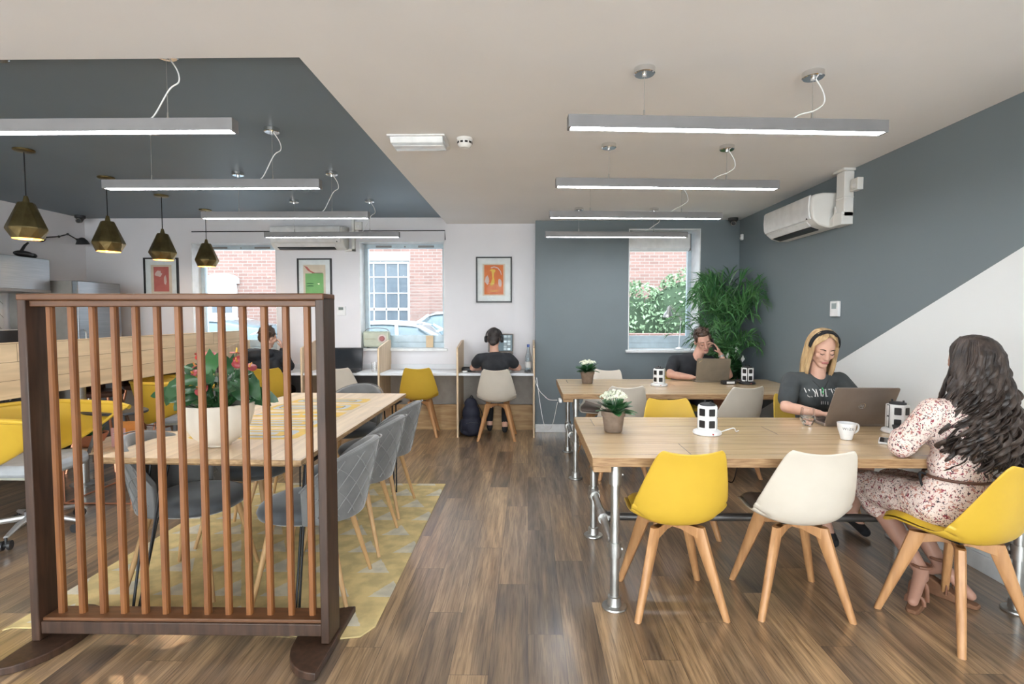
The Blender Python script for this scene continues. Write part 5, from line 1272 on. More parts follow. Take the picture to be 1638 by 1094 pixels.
# anthurium in the big bowl
t = thing('anthurium_bowl', 'red flowered anthurium in a large cream bowl planter on the dining table', 'potted plant', (-1.575, 2.685, .742))
B().lathe([(0, 0), (.055, 0), (.058, .010), (.075, .018), (.115, .05), (.15, .105), (.165, .16), (.172, .215), (.166, .218), (.152, .214), (.148, .16), (.12, .09), (.05, .05), (0, .05)], seg=48).obj('bowl', 'cream', t, ang=60)
B().lathe([(0, .19), (.10, .188), (.150, .182)], seg=28).obj('soil', 'soil', t)
r = random.Random(12); f = B(); s_ = B()
LV = [((-.17, -.02, .33), (-.10, .0, -.15), .062), ((-.21, .0, .27), (-.14, -.03, -.02), .05), ((-.14, .05, .37), (-.08, .02, .03), .05), ((.17, .0, .34), (.06, -.01, -.13), .06), ((.20, .02, .27), (.12, .0, -.06), .05),
      ((.05, .03, .44), (.01, -.02, -.10), .055), ((-.02, -.05, .36), (.02, -.03, -.11), .065), ((.12, -.04, .32), (.05, -.04, -.10), .055), ((-.10, -.06, .26), (-.07, -.05, -.08), .055), ((.08, .06, .38), (.07, .03, -.07), .05), ((-.05, .06, .42), (-.05, .03, -.05), .045), ((.15, .06, .24), (.10, .02, -.06), .045)]
for (p, d_, w_) in LV:
    p = Vector(p); s_.tube(catmull([(p.x*.12, p.y*.12, .185), (p.x*.7, p.y*.7, p.z*.75), tuple(p)], 4), .0028, 6)
    leaf(f, p, p+Vector(d_)*.85, w_*.82, droop=.10, fold=.12, heart=True, up=(r.uniform(-.3, .3), -1, .5), n=8)
for i in range(75):
    a = r.uniform(0, 2*pi); q = r.uniform(.02, .14); p = Vector((q*cos(a), q*sin(a), r.uniform(.22, .33))); e = Vector((cos(a), sin(a), r.uniform(-.6, .5)))*r.uniform(.06, .10)
    s_.tube([(p.x*.3, p.y*.3, .185), tuple(p)], .002, 5); leaf(f, p, p+e, .030, .08, heart=True, n=5, up=(r.uniform(-.5, .5), -.8, .8))
f.obj('foliage', 'leaf_d', t, ang=80); s_.obj('stem', 'leaf', t)
lg = B(); p = Vector((.0, -.02, .46)); leaf(lg, p, p+Vector((-.02, -.02, -.115)), .055, .1, .1, 8, True, (0, -1, .3)); p = Vector((-.13, -.02, .385)); leaf(lg, p, p+Vector((-.06, -.01, .02)), .03, .1, heart=True)
lg.obj('young_leaf', 'leaf', t, ang=80)
FL = [((-.075, .0, .455), 'red', .062, (.25, -.35, .9)), ((.095, .01, .47), 'red', .035, (.1, .1, 1)), ((.12, -.03, .43), 'pink', .045, (.1, -.7, .5)), ((-.13, .03, .40), 'pink', .03, (-.3, -.3, .8)), ((.165, .0, .40), 'pink', .035, (.5, -.3, .8)), ((-.03, -.10, .30), 'pink', .042, (-.1, -.9, .5)), ((-.11, -.02, .37), 'pink', .025, (-.2, -.8, .4))]
for (p, m_, sz, nn) in FL:
    p = Vector(p); n_ = Vector(nn).normalized(); q = n_.to_track_quat('Z', 'Y').to_matrix().to_4x4(); mx_ = Matrix.Translation(p) @ q
    b = B(); N = 24; vs = [(0, 0, .0)]
    for k in range(N):
        a = 2*pi*k/N; rr = sz*(1-.28*abs(cos(a/2))**8*0+.18*(1 if False else cos(a)**3)); rr = sz*(.86+.22*cos(a)-.25*max(0, -cos(a))**10)
        vs.append((rr*cos(a), rr*sin(a)*.95, sz*.10*cos(2*a)))
    b.add(vs, [(0, 1+k, 1+(k+1) % N) for k in range(N)], mx_); sp_ = b.obj('spathe', m_, t, ang=80, solid=.0012)
    B().tube([(0, 0, 0), (.0, 0, sz*.35), (sz*.12, 0, sz*.75)], [.005, .0045, .003], 8, mx_).obj('spadix', my if m_ == 'red' else 'orange', sp_)
    B().tube(catmull([(p.x*.1, p.y*.1, .185), (p.x*.7, p.y*.7, p.z*.7), tuple(p)], 4), .0024, 6).obj('flower_stem', 'leaf', t)
# succulents in a terracotta bowl
t = thing('terracotta_planter', 'small green plants in a terracotta bowl on the coffee table', 'potted plant', (-3.36, 4.02, .401))
B().lathe([(0, 0), (.05, 0), (.09, .035), (.115, .085), (.120, .10), (.112, .10), (.105, .085), (.05, .03), (0, .03)], seg=32).obj('pot', 'terracotta', t, ang=50); B().lathe([(0, .088), (.107, .086)], seg=24).obj('soil', 'soil', t)
r = random.Random(2); f = B()
for i in range(46):
    a = r.uniform(0, 2*pi); q = r.uniform(0, .08); p = Vector((q*cos(a), q*sin(a), .09)); a2 = a+r.uniform(-.5, .5)
    leaf(f, p, p+Vector((cos(a2)*.05, sin(a2)*.05, r.uniform(.02, .09))), .013, .1)
f.obj('foliage', 'leaf', t, ang=80)
# palm in the corner
t = thing('potted_palm', 'tall bushy green palm in a terracotta pot in the slate corner', 'potted plant', (2.20, 6.00, 0))
B().lathe([(0, 0), (.15, 0), (.155, .01), (.20, .60), (.215, .61), (.22, .69), (.21, .70), (.20, .69), (.195, .60), (.1, .55), (0, .55)], seg=40).obj('pot', 'terracotta', t, ang=50)
B().lathe([(0, .655), (.10, .655), (.205, .65)], seg=28).obj('soil', 'soil', t)
r = random.Random(21)
XMAX = RX-2.20-.02; YMAX = DY-6.0-.02
def clampv(v):
    # fronds press against the two walls of the corner
    y = min(v.y, YMAX)
    if v.x < -.12 and v.z < 1.42: y = max(y, -.10)      # leaves stay behind the seated man
    return Vector((min(v.x, XMAX), y, v.z))
fronds = []
for i in range(38):
    a = R(r.choice([-175, -160, -145, 170, 150, 130, 110, 95, 80, 60, 30, 0, -30, -60, -90, -120]))+r.uniform(-.2, .2)
    fronds.append((a, r.uniform(.85, 1.22), r.uniform(.16, .46), r.uniform(.9, 1.2)))
fronds += [(R(178), .78, .52, 1.0), (R(-170), .95, .48, 1.), (R(165), .62, .50, .9), (R(-150), .55, .42, .9), (R(120), 1.22, .1, 1.), (R(60), 1.25, .12, 1.), (R(-178), .72, .40, .9), (R(-165), 1.05, .34, 1.)]
for i in range(26):
    fronds.append((R(r.choice([-170, -150, -135, -120, -100, -85, -70, -50, -30, 175, 160])), r.uniform(.35, .78), r.uniform(.16, .34), r.uniform(.7, .95)))
for (a, hgt, reach, sc_) in fronds:
    b = B(); dirv = Vector((cos(a), sin(a), 0)); p0_ = Vector((dirv.x*.03, dirv.y*.03, .65))
    rach = catmull([tuple(p0_), tuple(p0_+dirv*reach*.18+Vector((0, 0, hgt*.45))), tuple(p0_+dirv*reach*.5+Vector((0, 0, hgt*.85))), tuple(p0_+dirv*reach*.85+Vector((0, 0, hgt*.97))), tuple(p0_+dirv*reach*1.15+Vector((0, 0, hgt*.86)))], 8)
    rach = [clampv(v) for v in rach]; n_ = len(rach)
    b.tube(rach, [.0055*(1-.8*i/n_)+.001 for i in range(n_)], 6)
    for i in range(int(n_*.34), n_, 2):
        tdir = (rach[min(i+1, n_-1)]-rach[i-1]).normalized(); f_ = (i-n_*.4)/(n_*.6)
        side = tdir.cross(Vector((0, 0, 1)))
        if side.length < .1: side = Vector((-sin(a), cos(a), 0))
        side.normalize(); ll = (.26-.13*f_)*sc_*r.uniform(.85, 1.1)
        for s2 in (-1, 1):
            dv = (tdir*.75+side*s2*r.uniform(.4, .75)+Vector((r.uniform(-.2, .2), r.uniform(-.2, .2), r.uniform(-.1, .35)))).normalized()
            m1 = rach[i]+dv*ll*.5+Vector((0, 0, .012)); e1 = rach[i]+dv*ll+Vector((0, 0, -ll*.16))
            w1 = .0078*sc_; sn = dv.cross(Vector((r.uniform(-.8, .8), r.uniform(-.8, .8), 1))).normalized()
            vs = [rach[i]-sn*w1*.4, rach[i]+sn*w1*.4, m1+sn*w1, m1-sn*w1, e1]
            b.add([clampv(v) for v in vs], [(0, 1, 2, 3), (3, 2, 4)])
    b.obj('frond', 'palm' if r.random() < .7 else 'leaf', t, ang=80)
b = B(); r = random.Random(4)
for i in range(150):
    a = r.uniform(0, 2*pi); e = r.uniform(.0, 1.2); l = r.uniform(.14, .24); p = Vector((r.uniform(-.12, .12), r.uniform(-.12, .12), .68+r.uniform(0, .10)))
    dv = Vector((cos(a)*cos(e), sin(a)*cos(e), sin(e))); q = clampv(p+dv*l)
    leaf(b, p, q, l*.20, .15, .15)
b.obj('lower_leaves', 'leaf_d', t, ang=80)
for (x, y, z) in ((-.06, -.20, .93), (.10, -.20, .90), (.04, -.17, 1.0)):
    B().add([(x, y, z), (x-.02, y-.01, z+.035), (x, y-.015, z+.08), (x+.022, y-.01, z+.035)], [(0, 1, 2, 3)]).obj('white_flower', 'white', t, smooth=False)
# ---------------------------------------------------------------- people
M['skin'] = mat('light_skin', (.66, .40, .30), .5, c2=(.62, .36, .27), scale=22, spec=.35)
M['skin_r'] = mat('ruddy_light_skin', (.62, .36, .27), .5, c2=(.57, .31, .235), scale=22, spec=.35)
M['skin_b'] = mat('tanned_leg_skin', (.42, .235, .17), .5, c2=(.38, .205, .15), scale=9, spec=.35)
M['lips'] = mat('rose_lips', (.50, .19, .17), .4)
M['tee_black'] = mat('charcoal_tshirt', (.026, .028, .033), .85, c2=(.018, .019, .023), scale=14, bump=.25, bscale=20)
M['tee_grey'] = mat('washed_dark_grey_tshirt', (.060, .068, .070), .85, c2=(.042, .048, .052), scale=10, bump=.25, bscale=18)
M['hood'] = mat('black_jacket', (.020, .024, .030), .7, c2=(.012, .014, .019), scale=8, bump=.35, bscale=14)
M['jeans'] = mat('dark_grey_jeans', (.045, .05, .06), .85)
M['blackcloth'] = mat('black_cloth', (.012, .012, .014), .85)
M['sandal'] = mat('tan_leather_sandal', (.22, .10, .06), .5)
M['cork'] = mat('cork_wedge', (.20, .095, .05), .8, scale=60)
def hairmat(name, c1, c2):
    return mat(name, c1, .45, c2=c2, scale=5, stretch=(7, 7, 1.0), bump=.5, bscale=9, detail=6)
M['hair_brown'] = hairmat('short_brown_hair', (.085, .05, .033), (.035, .02, .014))
M['hair_blonde'] = hairmat('blonde_hair', (.60, .42, .22), (.34, .21, .10))
M['hair_black'] = hairmat('black_hair', (.035, .026, .024), (.010, .008, .009))
M['hair_dark'] = hairmat('dark_brown_curly_hair', (.065, .045, .036), (.014, .010, .009))
def dress_mat():
    m = mat('floral_pale_pink_dress', (.76, .63, .57), .8, c2=(.70, .56, .50), scale=8)
    nt = m.node_tree; b = nt.nodes['Principled BSDF']; L = nt.links; tc = [n for n in nt.nodes if n.type == 'TEX_COORD'][0]
    prev = b.inputs['Base Color'].links[0].from_socket
    for sc_, th, col in ((75, .385, (.26, .05, .07)), (120, .385, (.05, .03, .04)), (62, .37, (.45, .22, .17))):
        w = _n(nt, 'ShaderNodeTexNoise'); w.inputs['Scale'].default_value = sc_; w.inputs['Detail'].default_value = 1.5; w.inputs['Distortion'].default_value = .8
        mp = _n(nt, 'ShaderNodeMapping'); mp.inputs['Location'].default_value = (sc_, 0, 3); L.new(tc.outputs['Object'], mp.inputs['Vector']); L.new(mp.outputs[0], w.inputs['Vector'])
        cr = _n(nt, 'ShaderNodeMath', operation='LESS_THAN'); cr.inputs[1].default_value = th; L.new(w.outputs['Fac'], cr.inputs[0])
        mx = _n(nt, 'ShaderNodeMix', data_type='RGBA'); L.new(cr.outputs[0], mx.inputs[0]); L.new(prev, mx.inputs[6]); mx.inputs[7].default_value = col + (1,)
        prev = mx.outputs[2]
    L.new(prev, b.inputs['Base Color'])
    return m
M['dress'] = dress_mat()

def frame_m(c, side, up):
    """matrix at c with X = side, Z = up, Y = forward"""
    s_ = Vector(side).normalized(); u = Vector(up); u = (u-s_*u.dot(s_)).normalized(); f = u.cross(s_)
    m = Matrix((s_, f, u)).transposed().to_4x4(); m.translation = Vector(c); return m
def hand(b, wr, d, n, s_, curl=(25, 30, 20), k=1., spread=.05, thumb=None, tn=.25):
    """wrist, finger direction, palm-facing normal, thumb side"""
    wr = Vector(wr); d = Vector(d).normalized(); n = Vector(n); n = (n-d*n.dot(d)).normalized(); s_ = Vector(s_); s_ = (s_-d*s_.dot(d)-n*s_.dot(n)).normalized()
    lens = (.041, .045, .042, .033)
    for i in range(4):
        o = (1.5-i)*.0185*k
        kn = wr+d*(.088-.004*abs(i-1))*k+s_*o
        b.cap(wr+d*.012*k+s_*o*.62, kn, .0125*k, .0098*k, 10)
        dd = (d+s_*(1.5-i)*spread).normalized(); p = kn; axis = dd.cross(n)
        cs = curl[i] if isinstance(curl[0], (tuple, list)) else curl
        for j, ln in enumerate((1., .66, .52)):
            dd = Matrix.Rotation(R(cs[j]), 3, axis) @ dd
            q = p+dd*lens[i]*ln*k; b.cap(p, q, (.0088-.0008*j)*k, (.0082-.001*j)*k, 10); p = q
    b.ell(wr+d*.045*k, (.018*k, .018*k, .018*k))
    t0 = wr+d*.022*k+s_*.024*k; td = Vector(thumb) if thumb else (s_*.75+d*.65+n*tn); td.normalize()
    t1 = t0+td*.038*k; td2 = (td+d*.5+n*.25).normalized(); t2 = t1+td2*.030*k
    b.cap(wr+d*.012*k+s_*.01*k, t0, .013*k, .013*k, 10); b.cap(t0, t1, .0125*k, .0098*k, 10); b.cap(t1, t2, .0098*k, .0078*k, 10)
def head_geo(b, m, fem=False):
    k = .95 if fem else 1.
    b.ell((0, -.018, .035), (.074, .094, .088), mx=m); b.ell((0, .030, .030), (.062, .052, .062), mx=m)
    b.ell((0, .034, -.030), (.056*k, .050, .075), mx=m)
    for s_ in (-1, 1):
        b.cap((s_*.050*k, -.002, -.050), (s_*.012, .068, -.092), .019*k, .016, mx=m)
        b.ell((s_*.036, .058, -.022), (.024, .022, .022), mx=m)
        b.ell((s_*.031, .074, .006), (.016, .012, .011), mx=m)
        b.ell((s_*.076, -.004, -.008), (.008, .018, .030), (0, 0, s_*.35), mx=m)
        b.ell((s_*.011, .092, -.032), (.008, .009, .007), mx=m)
    b.cap((-.036, .072, .026), (.036, .072, .026), .011 if not fem else .008, mx=m)
    b.cap((0, .084, .018), (0, .103, -.026), .0085, .0115*k, mx=m); b.ell((0, .106, -.030), (.010, .010, .009), mx=m)
    b.ell((0, .080, -.058), (.026, .014, .012), mx=m)
    b.ell((0, .074, -.094), (.020, .016, .015), mx=m); b.ell((0, .05, -.088), (.035, .035, .02), mx=m)
def shift(o, base):
    o.data.transform(Matrix.Translation(-Vector(base))); return o
def face_bits(t, m, base, browc, fem=False, lipm='lips'):
    def put(b, n, mm):
        o = b.obj(n, mm, t); shift(o, base); return o
    for s_ in (-1, 1):
        put(B().tube([m @ Vector(p) for p in ((s_*.014, .0855, .026), (s_*.030, .087, .033), (s_*.048, .073, .028))], [.0028, .0032, .0016], 8), 'eyebrow', browc)
        put(B().tube([m @ Vector(p) for p in ((s_*.0175, .0850, .001), (s_*.031, .0875, -.0035), (s_*.045, .0790, .001))], [.0014, .0030, .0018], 6), 'eyelashes', 'black_pl')
    put(B().cap((-.020, .090, -.057), (0, .0955, -.0545), .0030, .0046, mx=m).cap((0, .0955, -.0545), (.020, .090, -.057), .0046, .0030, mx=m).cap((-.016, .089, -.064), (.016, .089, -.064), .0050, mx=m), 'lips', lipm)

def torso(b, J, k=1., g=0., parts=('pelvis', 'waist', 'chest'), fem=False):
    sd = (Vector(J['shR'])-Vector(J['shL'])).normalized(); hp = (Vector(J['hipR'])-Vector(J['hipL'])).normalized()
    up = Vector(J['neck'])-Vector(J['pelvis'])
    if 'pelvis' in parts: b.ell((0, 0, 0), (.165*k+g, .115*k+g, .105*k+g), mx=frame_m(J['pelvis'], hp, up))
    if 'waist' in parts:
        w = .125 if fem else .145
        b.ell((0, 0, 0), (w*k+g, .100*k+g, .13*k+g), mx=frame_m(J['waist'], (sd+hp)/2, up))
    if 'chest' in parts:
        b.ell((0, 0, -.02), (.150*k+g, .108*k+g, .145*k+g), mx=frame_m(J['chest'], sd, up)); b.ell((0, -.01, .055), (.150*k+g, .085*k+g, .075*k+g), mx=frame_m(J['chest'], sd, up))
        for s_ in ('shL', 'shR'): b.cap(Vector(J[s_])*.45+Vector(J['neck'])*.55-Vector((0, 0, .02)), J[s_], .050*k+g, .052*k+g)
        if fem:
            for s_ in (-1, 1): b.ell((s_*.07, .085, -.02), (.055+g, .045+g, .052+g), mx=frame_m(J['chest'], sd, up))
def limbs(b, J, k=1., arms=True, legs=True):
    if arms:
        for s_ in 'LR':
            b.cap(J['sh'+s_], J['el'+s_], .050*k, .039*k); b.cap(J['el'+s_], Vector(J['el'+s_]).lerp(Vector(J['wr'+s_]), .35), .039*k, .040*k); b.cap(Vector(J['el'+s_]).lerp(Vector(J['wr'+s_]), .35), J['wr'+s_], .040*k, .0245*k)
    if legs:
        for s_ in 'LR':
            b.cap(J['hip'+s_], J['kn'+s_], .085*k, .055*k); b.cap(J['kn'+s_], Vector(J['kn'+s_]).lerp(Vector(J['an'+s_]), .3), .054*k, .056*k); b.cap(Vector(J['kn'+s_]).lerp(Vector(J['an'+s_]), .3), J['an'+s_], .056*k, .034*k)
            an = Vector(J['an'+s_]); to = Vector(J['to'+s_]); b.cap(an, to, .034*k, .024*k); hd = (an-to); hd.z = 0; hd.normalize(); b.cap(an-Vector((0, 0, .02)), an+hd*.035-Vector((0, 0, .045)), .033*k, .026*k)
def person(label, J, k, skin, fem=False, hands=(), voxel=.0062):
    base = Vector((J['pelvis'][0], J['pelvis'][1], 0))
    t = thing('person', label, 'person', tuple(base))
    b = B(); torso(b, J, k, 0., fem=fem); limbs(b, J, k); hm = J['head']
    b.cap(Vector(J['neck'])-Vector((0, 0, .03)), hm @ Vector((0, -.018, -.055)), .056*k, .052*k)
    head_geo(b, hm, fem)
    for h in hands: hand(b, **h)
    o = remesh(b, 'body', skin, t, voxel, 3); shift(o, base)
    return t, base
def wear(t, base, b, name, m, voxel=.009, smooth=4):
    return shift(remesh(b, name, m, t, voxel, smooth), base)
def sleeve(b, J, s_, f, g=.014, k=1., r1=None):
    a = Vector(J['sh'+s_]); e = Vector(J['el'+s_]); b.cap(a, a.lerp(e, f), .052*k+g, (r1 or .050*k)+g)
def headm(c, yaw, pitch, roll=0, k=1.):
    """yaw 0 looks along +Y; pitch < 0 looks down; roll tips the crown to the person's right"""
    return Matrix.Translation(Vector(c)) @ Matrix.Rotation(R(yaw), 4, 'Z') @ Matrix.Rotation(R(pitch), 4, 'X') @ Matrix.Rotation(R(roll), 4, 'Y') @ Matrix.Scale(k, 4)
def roughen(o, amp, sc):
    for v in o.data.vertices:
        n_ = noise.noise(v.co*sc)+.5*noise.noise(v.co*sc*2.3); v.co += v.normal*n_*amp
def lowerleg_shoes(t, base, J, m, k=1.):
    for s_ in 'LR':
        b = B(); an = Vector(J['an'+s_]); to = Vector(J['to'+s_]); b.cap(an-Vector((0, 0, .03)), to, .040*k, .033*k); hd = (an-to); hd.z = 0; hd.normalize()
        b.cap(an-Vector((0, 0, .025)), an+hd*.035-Vector((0, 0, .045)), .040*k, .032*k)
        wear(t, base, b, 'shoe', m, .008, 2)

# --- man in black t-shirt at the far table
J = dict(pelvis=(1.68, 5.80, .555), waist=(1.685, 5.775, .71), chest=(1.715, 5.715, .865), neck=(1.765, 5.665, .975), shR=(1.545, 5.70, .925), shL=(1.915, 5.70, .915),
         elR=(1.455, 5.535, .795), wrR=(1.665, 5.465, .775), elL=(2.055, 5.52, .793), wrL=(1.972, 5.535, 1.005), hipR=(1.58, 5.77, .54), hipL=(1.77, 5.77, .54), knR=(1.56, 5.37, .52), knL=(1.79, 5.37, .52),
         anR=(1.57, 5.42, .10), anL=(1.80, 5.44, .10), toR=(1.57, 5.27, .035), toL=(1.80, 5.29, .035))
J['head'] = headm((1.818, 5.63, 1.135), 183, -22, 13, 1.02)
t, bs = person('man in a black t-shirt leaning his head on his hand behind the far laptop', J, 1.0, 'skin_r', hands=[
    dict(wr=J['wrR'], d=(.93, -.30, -.04), n=(0, 0, -1), s_=(-.1, 1, 0) if 0 else (.3, .9, 0), curl=(12, 22, 14)),
    dict(wr=J['wrL'], d=(-.42, .12, .90), n=(-.85, .30, -.2), s_=(.1, -1, .1), curl=((14, 26, 20), (18, 34, 24), (26, 42, 28), (34, 48, 30)), tn=.5)])
ph2 = thing('phone', 'dark phone held to the ear of the man in black', 'phone', (1.905, 5.555, 1.095), 0); B().prism(rrect(.068, .14, .01), -.004, .004, 'YZ', Matrix.Rotation(R(-14), 4, 'Y')).obj('phone_body', 'black_pl', ph2, bevel=.001)
face_bits(t, J['head'], bs, 'hair_brown')
b = B(); torso(b, J, 1., .012, ('waist', 'chest')); b.ell((0, 0, .03), (.165, .115, .09), mx=frame_m(J['pelvis'], (-1, 0, 0), (0, 0, 1))); sleeve(b, J, 'R', .62); sleeve(b, J, 'L', .62)
wear(t, bs, b, 'tshirt', 'tee_black')
b = B(); b.ell((0, 0, 0), (.178, .128, .112), mx=frame_m(J['pelvis'], (-1, 0, 0), (0, 0, 1)))
for s_ in 'LR': b.cap(J['hip'+s_], J['kn'+s_], .095, .068); b.cap(J['kn'+s_], J['an'+s_], .067, .052)
wear(t, bs, b, 'trousers', 'jeans', .012)
lowerleg_shoes(t, bs, J, 'blackcloth')
b = B(); m_ = J['head']; b.ell((0, -.032, .052), (.081, .093, .084), mx=m_); b.ell((0, .028, .098), (.058, .046, .026), mx=m_); b.ell((0, -.075, -.01), (.058, .038, .06), mx=m_)
for s_ in (-1, 1): b.ell((s_*.070, .015, .045), (.012, .032, .040), mx=m_); b.cap((s_*.074, .016, .03), (s_*.074, .018, -.004), .006, .004, mx=m_)
r = random.Random(3)
for i in range(60):
    a = r.uniform(0, 2*pi); q = r.uniform(0, .07); p = Vector((q*cos(a), q*sin(a)-.01, .10+.02*r.random())); b.cap(p, p+Vector((r.uniform(-.015, .015), r.uniform(-.02, .018), r.uniform(.012, .026))), .009, .004, 8, mx=m_)
o = wear(t, bs, b, 'hair', 'hair_brown', .006, 1); roughen(o, .0035, 70)
tag(B().lathe([(.0275, -.009), (.031, -.006), (.031, .006), (.0275, .009)], seg=20, closed=True, mx=Matrix.Translation(Vector(J['wrL'])-Vector((-.006, 0, .015))) @ Vector((-.38, .02, .92)).to_track_quat('Z', 'Y').to_matrix().to_4x4()).obj('wristwatch', 'silver'),
    'silver watch on the raised wrist of the man in black', 'watch')

# --- blonde woman at the front table
J = dict(pelvis=(2.0, 3.76, .55), waist=(1.99, 3.74, .71), chest=(1.962, 3.70, .875), neck=(1.965, 3.675, 1.0), shR=(1.80, 3.695, .955), shL=(2.125, 3.695, .955),
         elR=(1.705, 3.565, .795), wrR=(1.835, 3.395, .785), elL=(2.20, 3.56, .80), wrL=(2.07, 3.40, .785), hipR=(1.91, 3.74, .54), hipL=(2.09, 3.74, .54), knR=(1.98, 3.33, .525), knL=(2.12, 3.36, .50),
         anR=(1.87, 3.36, .115), anL=(2.13, 3.52, .10), toR=(1.845, 3.215, .035), toL=(2.13, 3.37, .035))
J['head'] = headm((1.972, 3.635, 1.180), 174, -24, -3, 1.0)
t, bs = person('blonde woman with a black hairband typing on the bronze laptop', J, .92, 'skin', True, hands=[
    dict(wr=J['wrR'], d=(.62, -.75, .0), n=(0, 0, -1), s_=(.75, .62, 0), curl=(15, 28, 18), k=.92),
    dict(wr=J['wrL'], d=(-.55, -.8, .0), n=(0, 0, -1), s_=(-.8, .55, 0), curl=(15, 28, 18), k=.92)])
face_bits(t, J['head'], bs, 'hair_brown', True)
b = B(); torso(b, J, .92, .013, ('waist', 'chest'), True); b.ell((0, 0, .02), (.160, .118, .10), mx=frame_m(J['pelvis'], (-1, 0, 0), (0, 0, 1))); sleeve(b, J, 'R', .68, .016, .92); sleeve(b, J, 'L', .68, .016, .92)
wear(t, bs, b, 'tshirt', 'tee_grey')
b = B(); b.ell((0, 0, 0), (.172, .125, .105), mx=frame_m(J['pelvis'], (-1, 0, 0), (0, 0, 1)))
for s_ in 'LR': b.cap(J['hip'+s_], Vector(J['hip'+s_]).lerp(Vector(J['kn'+s_]), .92), .092, .070)
wear(t, bs, b, 'skirt', 'blackcloth', .012)
lowerleg_shoes(t, bs, J, 'blackcloth', .92)
def hair_locks(m, N, path, rad, seed, a0, a1, seg=7):
    r = random.Random(seed); b = B()
    for i in range(N):
        f = (i+.5)/N; a = R(a0+(a1-a0)*f)
        pts = path(a, r, f); pts = catmull(pts, 5); n_ = len(pts); rr = rad*r.uniform(.7, 1.2)
        b.tube([m @ p for p in pts], [rr*(.55+.45*min(1, 4*j/n_))*(1-.85*max(0, (j/n_-.75)/.25)**1.5) for j in range(n_)], seg, flat=.55)
    return b
def blonde(a, r, f):
    c, s_ = cos(a), sin(a); e = r.uniform(-.006, .006); ln = -.205+r.uniform(-.025, .02)
    bk = max(0, -s_)
    x1, y1 = .050*c, -.015+.060*s_
    return [(.006*c, .01+.02*s_, .125+e*.3), (x1*1.1, y1, .110), (.080*c+e, -.018+.094*s_, .040), (.086*c+e, -.012+.100*s_, -.04), (.090*c+e, -.012+.098*s_+.008, -.12), (.082*c+e*2, .0+.09*s_+.012, ln)]
m_ = J['head']
b = hair_locks(m_, 88, blonde, .0145, 5, 33, -213)
cr = B(); cr.ell((0, -.026, .046), (.0795, .092, .082), mx=m_); cr.ell((0, -.06, -.06), (.066, .045, .09), mx=m_)
b.add(cr.v, cr.f)
# front wings swept from the parting to the temples
r = random.Random(8)
for s_ in (-1, 1):
    for i in range(14):
        q = i/13; b.tube([m_ @ p for p in catmull([(s_*.004, .052-.03*q, .118+.006*q), (s_*.036, .070-.035*q, .098+.012*q), (s_*.064, .052-.035*q, .060), (s_*.076, .030-.03*q, .010), (s_*.082, .030-.02*q, -.06), (s_*(.082+.01*r.random()), .032, -.13), (s_*.074, .034, -.19-.03*r.random())], 5)], [.004+.005*min(1, j/8) if j < 26 else .006*(31-j)/5+.001 for j in range(31)], 7, flat=.6)
o = shift(b.obj('hair', 'hair_blonde', t, ang=80), bs)
hb = B(); pts = [m_ @ Vector((.0885*cos(R(a)), .012, .035+.0955*sin(R(a)))) for a in range(-8, 189, 7)]
hb.tube(pts, .013, 10, flat=.35, up=tuple((m_.to_3x3() @ Vector((0, 1, 0))).normalized())); hb2 = B()
# broad soft band: two offset rolls
for dy in (-.010, .006): hb2.tube([m_ @ Vector((.087*cos(R(a)), .016+dy, .034+.0965*sin(R(a)))) for a in range(-10, 191, 8)], .0095, 10)
shift(hb2.obj('hairband', 'blackcloth', t), bs)
# pale print on the chest and the green cord at the neck
sd = Vector((-1, 0, 0)); ch = Vector(J['chest']); r = random.Random(6); pr = B()
from mathutils.bvhtree import BVHTree
shirt = [c for c in t.children if c.name.startswith('tshirt')][0]
bvh = BVHTree.FromPolygons([v.co+bs for v in shirt.data.vertices], [tuple(p.vertices) for p in shirt.data.polygons])
def onchest(x, z):
    h_ = bvh.ray_cast(Vector((ch.x+x, ch.y-1, ch.z+z)), Vector((0, 1, 0)))
    return tuple(h_[0]-Vector((0, .001, 0))) if h_[0] else (ch.x+x, ch.y-.12, ch.z+z)
row = [[((0, 1), (0, -1), (.6, -1)), ((0, -1), (0, 1)), ((0, 1), (.5, .2), (0, -1)), ((0, 1), (0, -1)), ((0, .8), (.5, 1), (.5, -1)), ((0, -1), (.5, 1)), ((0, 1), (0, -1), (.5, -.8)), ((0, .9), (.6, 1))]]
x = -.105
for gph in row[0]+row[0][:3]:
    pts = [onchest(x+p[0]*.018, .012+p[1]*.024+r.uniform(-.003, .003)) for p in gph];     pr.tube(pts, .0032, 5); x += .0205
for i in range(4): pr.tube([onchest(-.01+i*.012, -.045), onchest(-.006+i*.012, -.065)], .002, 5)
shift(pr.obj('shirt_print', 'mount', t), bs)
B_ = B().tube([onchest(-.052, .09), onchest(-.02, .05), onchest(-.005, .03)], .002, 6).tube([onchest(.05, .09), onchest(.018, .05), onchest(-.003, .03)], .002, 6); shift(B_.obj('neck_cord', 'black_pl', t), bs)
g_ = B().tube([onchest(-.004, .045), onchest(.004, .03), onchest(-.006, .018), onchest(.004, .004)], .004, 6); shift(g_.obj('green_charm', mat('bright_green', (.10, .55, .22), .5), t), bs)

